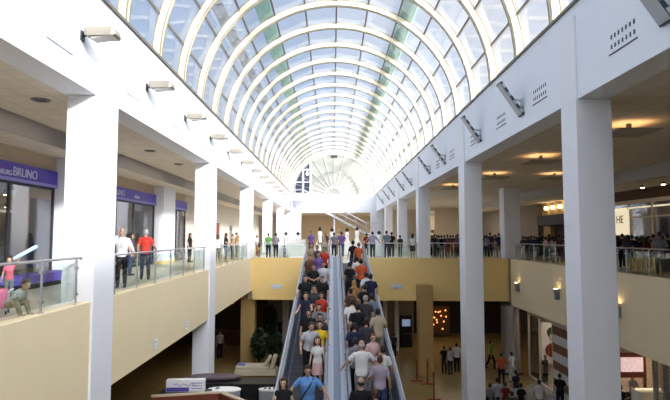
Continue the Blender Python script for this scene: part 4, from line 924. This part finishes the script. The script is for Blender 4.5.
# -- right gallery crowd
for i, (px, py, X, t, b, sx, lb) in enumerate(((523, 236, 11.5, 'dkgrey', 'black', 'f', 'person in dark grey right of the corner pillar, first of the railing row'), (528, 236.5, 11.3, 'black', 'black', 'f', 'person in black, second of the right railing row'), (534, 236, 11.4, 'navy', 'black', 'm', 'person in navy, third of the right railing row'), (539.5, 232.5, 11.9, 'black', 'dkgrey', 'm', 'taller person in black behind the right railing row'), (545.5, 236.5, 11.4, 'pink', 'black', 'f', 'person in pale pink at the right railing'), (553, 236, 11.3, 'stripe', 'grey', 'f', 'person in pale grey jacket at the right railing'), (559, 234.5, 11.9, 'brown', 'black', 'm', 'person in brown behind the pale grey jacket'), (549, 234, 12.4, 'maroon', 'black', 'f', 'person in maroon in the back row beside the pale grey jacket'),
        (563, 236, 12.3, 'black', 'black', 'm', 'person in black half hidden by the nearest right column'), (617.5, 235.5, 12.2, 'black', 'black', 'f', 'person in black just right of the nearest right column'), (622, 233.5, 12.6, 'maroon', 'black', 'm', 'person in dark maroon right of the nearest column'), (627.5, 234.5, 11.6, 'dkgrey', 'black', 'f', 'person in dark grey with folded arms before the right shop'), (636, 236, 13.2, 'black', 'navy', 'm', 'person in black before the lit picture in the right shop'), (642, 235, 12.9, 'brown', 'black', 'f', 'person in brown with long hair before the right shop'), (648, 236, 13.3, 'plaid', 'brown', 'f', 'person in rust plaid before the right shop'), (653, 234, 13.8, 'black', 'black', 'm', 'person in black beside the shop mullion'), (659, 231.5, 11.5, 'grey', 'black', 'm', 'person in grey shirt leaning at the right railing near the photo edge'), (667, 233.5, 12, 'navy', 'black', 'm', 'person in navy at the right photo edge'))):
    gallery(px, X, lb, random.choice((150, 200, 80, 110)), GC, py=py, sex=sx, hair='long' if sx == 'f' and i % 2 else 'short', top=t, bot=b, L='fold' if i % 3 else 'down', Rr='rail' if i % 2 else 'fold', sk='dmm'[i % 3])
for i, (px, py, X, t, sx, lb) in enumerate(((525.5, 236.5, 12.4, 'black', 'f', 'person in black in the back row right of the corner pillar'), (531, 235.5, 12.6, 'plum', 'm', 'person in plum in the back row of the right railing crowd'), (536.5, 237, 12.1, 'dkgrey', 'f', 'person in dark grey between navy and tall black in the right crowd'), (542.5, 236, 12.7, 'brown', 'm', 'person in brown behind the pale pink top'), (556, 237, 11.9, 'black', 'f', 'person in black between the pale grey jacket and brown'), (614.5, 236, 12.9, 'dkgrey', 'm', 'person in dark grey behind the nearest right column edge'), (625, 236.5, 13.2, 'black', 'f', 'person in black in the back row before the HE sign'), (632, 235, 12.8, 'navy', 'm', 'person in navy left of the lit picture, right gallery'), (639, 237, 12.0, 'black', 'f', 'shorter person in black before the right shop railing'), (645.5, 237, 12.4, 'maroon', 'f', 'person in maroon between brown and rust plaid, right gallery'), (663, 236, 13.0, 'black', 'f', 'person in black behind the grey shirt near the photo edge'))):
    gallery(px, X, lb, (150, 190, 100)[i % 3], GC, py=py, sex=sx, hair='long' if sx == 'f' and i % 2 else 'short', top=t, bot='black', L='fold' if i % 2 else 'down', sk='dm'[i % 2])
# -- ground floor people
def ground(px, py, label, face=180, h=1.7, **k):
    P = at_z(px, py, ZG + h); return person((P.x, P.y, ZG), face, label, GG, h=h, **k)
ground(501, 353, 'person in coral red shirt walking before the round silver column', 170, top='orange', bot='black', legs='walk', shoes=True, h=1.72)
ground(511.5, 352, 'person in white top beside the coral red shirt', 190, sex='f', top='white', bot='white', shoes=True, hair='short', h=1.66)
ground(490.5, 341, 'person in lime green shirt walking behind the coral red shirt', 60, top='limegreen', bot='black', legs='walk', shoes=True)
ground(515.5, 370, 'person in navy top with pale skirt in the lower right group', 200, sex='f', hair='short', top='navy', bot='stripe', bottom='skirt', shoes=True, L='fold', h=1.7)
ground(497, 378, 'person in white and blue at the bottom of the lower right group', 180, top='stripe', bot='jean', h=1.68)
ground(490, 383, 'person in grey at the left of the lower right group', 160, sex='f', top='grey', bot='navy', h=1.66)
ground(505.5, 382, 'person in red and black in the lower right group', 185, sex='f', top='maroon', bot='black', h=1.6)
ground(521, 383, 'person in black at the right of the lower right group', 190, sex='f', top='black', bot='black', h=1.66)
ground(512, 391, 'dark-clothed person lowest in the lower right group', 170, top='dkgrey', bot='black', h=1.68)
ground(483.5, 390, 'person in black half behind the second right column, ground floor', 185, top='black', bot='black', h=1.68)
ground(539, 379.5, 'person in white tee at the bottom between the right columns', 180, top='white', bot='grey', h=1.72)
ground(559.5, 373.5, 'person in black coat beside the banded wall', 150, top='black', bot='black', hair='short', h=1.74, L='fold')
ground(545, 355, 'shop assistant figure in black behind the white counter', 20, sex='f', top='black', bot='black', h=1.62)
ground(632, 374.5, 'person in pale vest under the lightbox poster', 10, sk='l', hair='fringe', top='stripe', bot='khaki', h=1.68, Rr='front', L='front')
ground(620.5, 385, 'dark-clothed person at the right foot of the nearest column', 150, top='black', bot='black', h=1.7)
ground(628, 392, 'second dark-clothed person below the pale vest', 190, top='dkgrey', bot='black', h=1.7, sex='f')
ground(666, 386, 'person in purple top at the bottom right photo corner', 200, sex='f', hair='long', top='purple', bot='black', h=1.66)
ground(456.5, 343, 'person in white shirt beside the second right column on the ground floor', 170, top='white', bot='black', shoes=True, h=1.74)
ground(450, 347, 'person in pale grey carrying a bag left of the white shirt, ground floor', 200, sex='f', top='stripe', bot='dkgrey', shoes=True, h=1.6)
ground(444, 346, 'dark-clothed person right of the ochre pier, ground floor', 160, top='black', bot='black', h=1.62, shoes=True)
ground(403, 318, 'person in black standing before the information screen', 180, top='black', bot='black', h=1.74)
ground(394, 333, 'dark-clothed person left of the information screen', 150, top='dkgrey', bot='black', h=1.6)
ground(220, 330, 'person in pale shirt under the left balcony beside the second column', 40, top='stripe', bot='black', shoes=True, h=1.85, hair='short')
for px, py, t, lb, sx in ((280, 301, 'black', 'person in black under the bridge left of the escalators', 'm'), (287, 303, 'white', 'person in white under the bridge beside the black clothes', 'f'), (293, 300, 'dkgrey', 'dark-clothed person under the bridge beside the left escalator', 'm')):
    P = at_y(px, py, 43.0 + (px - 280) * .1); person((P.x, P.y, ZG), 20, lb, GG, h=1.74, top=t, bot='black', sex=sx)
# -- bridal mannequins
def mannequin(px, py, Y, label, w=1.0):
    P = at_y(px, py, Y); o = thing('bridal_mannequin', label, 'mannequin', (P.x, Y, 0), 0, 'white bridal mannequins on the bridge'); H = P.z; k = H / 1.8
    MB().lathe([(.5 * w, .02), (.48 * w, .1), (.36 * w, .6 * k), (.19, .95 * k), (.125, 1.1 * k), (.15, 1.25 * k), (.165, 1.35 * k), (.15, 1.45 * k), (.07, 1.52 * k)], seg=20, ey=.8).build('gown', M['gown'], o, smooth=True)
    MB().lathe([(.06, 1.5 * k), (.055, 1.58 * k), (.15, 1.60 * k), (.14, 1.66 * k), (.05, 1.74 * k), (.03, 1.8 * k)], seg=14).build('neck_cap', M['black'], o)
    MB().lathe([(.2, 0), (.2, .02), (.03, .03)], seg=14).build('stand', M['darkmetal'], o)
for px, py, Y, lb in ((286, 231.5, 36.5, 'white bridal mannequin left of the white counter'), (298, 231.5, 36.5, 'white bridal mannequin behind the white counter'), (320, 226.5, 38.5, 'white bridal mannequin behind the left escalator head, left of a pair'), (332, 227.5, 39.5, 'white bridal mannequin behind the left escalator head, right of a pair'), (347, 227.5, 38.5, 'white bridal mannequin behind the bright purple shirt'), (357, 226, 39.6, 'tallest white bridal mannequin above the right escalator head'), (379, 230.5, 36.2, 'white bridal mannequin between lavender and blue-grey shirts')):
    mannequin(px, py, Y, lb)
# ------------------------------------------------------------------ light, sky, camera
sun = bpy.data.lights.new('sun', 'SUN'); sun.energy = 6.5; sun.angle = R(5); sun.color = (1, .97, .94)
so = bpy.data.objects.new('sun', sun); COL.objects.link(so); so.rotation_euler = Vector((-.66, .72, -.36)).to_track_quat('-Z', 'Y').to_euler()
def area(x, y, z, sx, sy, e, c=(1, .8, .55)):  # unseen area lights without fittings, added to light galleries, shops and ground floor
    l = bpy.data.lights.new('ceiling_fill', 'AREA'); l.shape = 'RECTANGLE'; l.size = sx; l.size_y = sy; l.energy = e; l.color = c
    o = bpy.data.objects.new('ceiling_fill', l); COL.objects.link(o); o.location = (x, y, z)
for y in (12, 22, 31): area(-7.0, y, ZB - .06, 1, 5, 10, (1, .85, .65))
area(-10.5, 12, 3.4, 1.5, 8, 30); area(-10.3, 23, 3.4, 1, 6, 50)
for y in (26, 38): area(17.5, y, 3.2, 1.5, 4, 10)
area(13.5, 29.5, ZR - .1, 1.5, 3, 110); area(13.5, 20, ZR - .1, 1, 5, 30); area(9, 40, ZBR - .1, 4, 4, 45); area(0, 46, ZBR - .1, 5, 8, 60, (1, .92, .8)); area(-9, 32, ZL - .1, 3, 6, 10); area(-9, 20, ZL - .1, 3, 8, 12); area(0, 72, 4.2, 8, 3, 150); area(9, 50, ZB - .1, 4, 12, 30, (1, .9, .75)); area(12.5, 50, 3.7, 3, 6, 90, (1, .92, .82)); area(-7, 48, ZB - .5, 1.5, 14, 18)
w = bpy.data.worlds.new('sky'); SC.world = w; w.use_nodes = True; N, L = w.node_tree.nodes, w.node_tree.links
bg = N['Background']; tc = N.new('ShaderNodeTexCoord'); nz = N.new('ShaderNodeTexNoise'); nz.inputs['Scale'].default_value = 2.6; nz.inputs['Detail'].default_value = 6
sep = N.new('ShaderNodeSeparateXYZ'); L.new(tc.outputs['Generated'], sep.inputs[0]); L.new(tc.outputs['Generated'], nz.inputs['Vector'])
ad = N.new('ShaderNodeMath'); ad.operation = 'MULTIPLY_ADD'; ad.inputs[1].default_value = .35; L.new(sep.outputs['X'], ad.inputs[0]); L.new(nz.outputs['Fac'], ad.inputs[2])
cr = N.new('ShaderNodeValToRGB'); cr.color_ramp.elements[0].position = .30; cr.color_ramp.elements[0].color = (.27, .40, .62, 1); cr.color_ramp.elements[1].position = .66; cr.color_ramp.elements[1].color = (.42, .45, .52, 1)
L.new(ad.outputs[0], cr.inputs[0])
# hazy glow of the sky round the sun, behind the camera to the right
dt = N.new('ShaderNodeVectorMath'); dt.operation = 'DOT_PRODUCT'; dt.inputs[1].default_value = Vector((.66, -.72, .36)).normalized(); L.new(tc.outputs['Generated'], dt.inputs[0])
mx0 = N.new('ShaderNodeMath'); mx0.operation = 'MAXIMUM'; mx0.inputs[1].default_value = 0; L.new(dt.outputs['Value'], mx0.inputs[0])
pw = N.new('ShaderNodeMath'); pw.operation = 'POWER'; pw.inputs[1].default_value = 3; L.new(mx0.outputs[0], pw.inputs[0])
sc_ = N.new('ShaderNodeVectorMath'); sc_.operation = 'SCALE'; sc_.inputs[0].default_value = (7.5, 7.4, 7.4); L.new(pw.outputs[0], sc_.inputs['Scale'])
sm_ = N.new('ShaderNodeVectorMath'); sm_.operation = 'ADD'; L.new(cr.outputs[0], sm_.inputs[0]); L.new(sc_.outputs['Vector'], sm_.inputs[1])
L.new(sm_.outputs['Vector'], bg.inputs['Color']); bg.inputs['Strength'].default_value = 1.0
cam = bpy.data.cameras.new('camera'); co = bpy.data.objects.new('camera', cam); COL.objects.link(co)
cam.sensor_fit = 'HORIZONTAL'; cam.sensor_width = 36; cam.lens = F / 670 * 36; cam.clip_end = 500
co.location = (0, 0, CZ); co.rotation_euler = (R(90) + TH, 0, YAW); SC.camera = co
vs = SC.view_settings; vs.view_transform = 'Standard'; vs.look = 'None'; vs.exposure = .44; vs.gamma = 1; vs.use_curve_mapping = False
SC.cycles.use_denoising = True; SC.cycles.max_bounces = 10; SC.cycles.diffuse_bounces = 5; SC.cycles.transparent_max_bounces = 24; SC.cycles.sample_clamp_indirect = 8
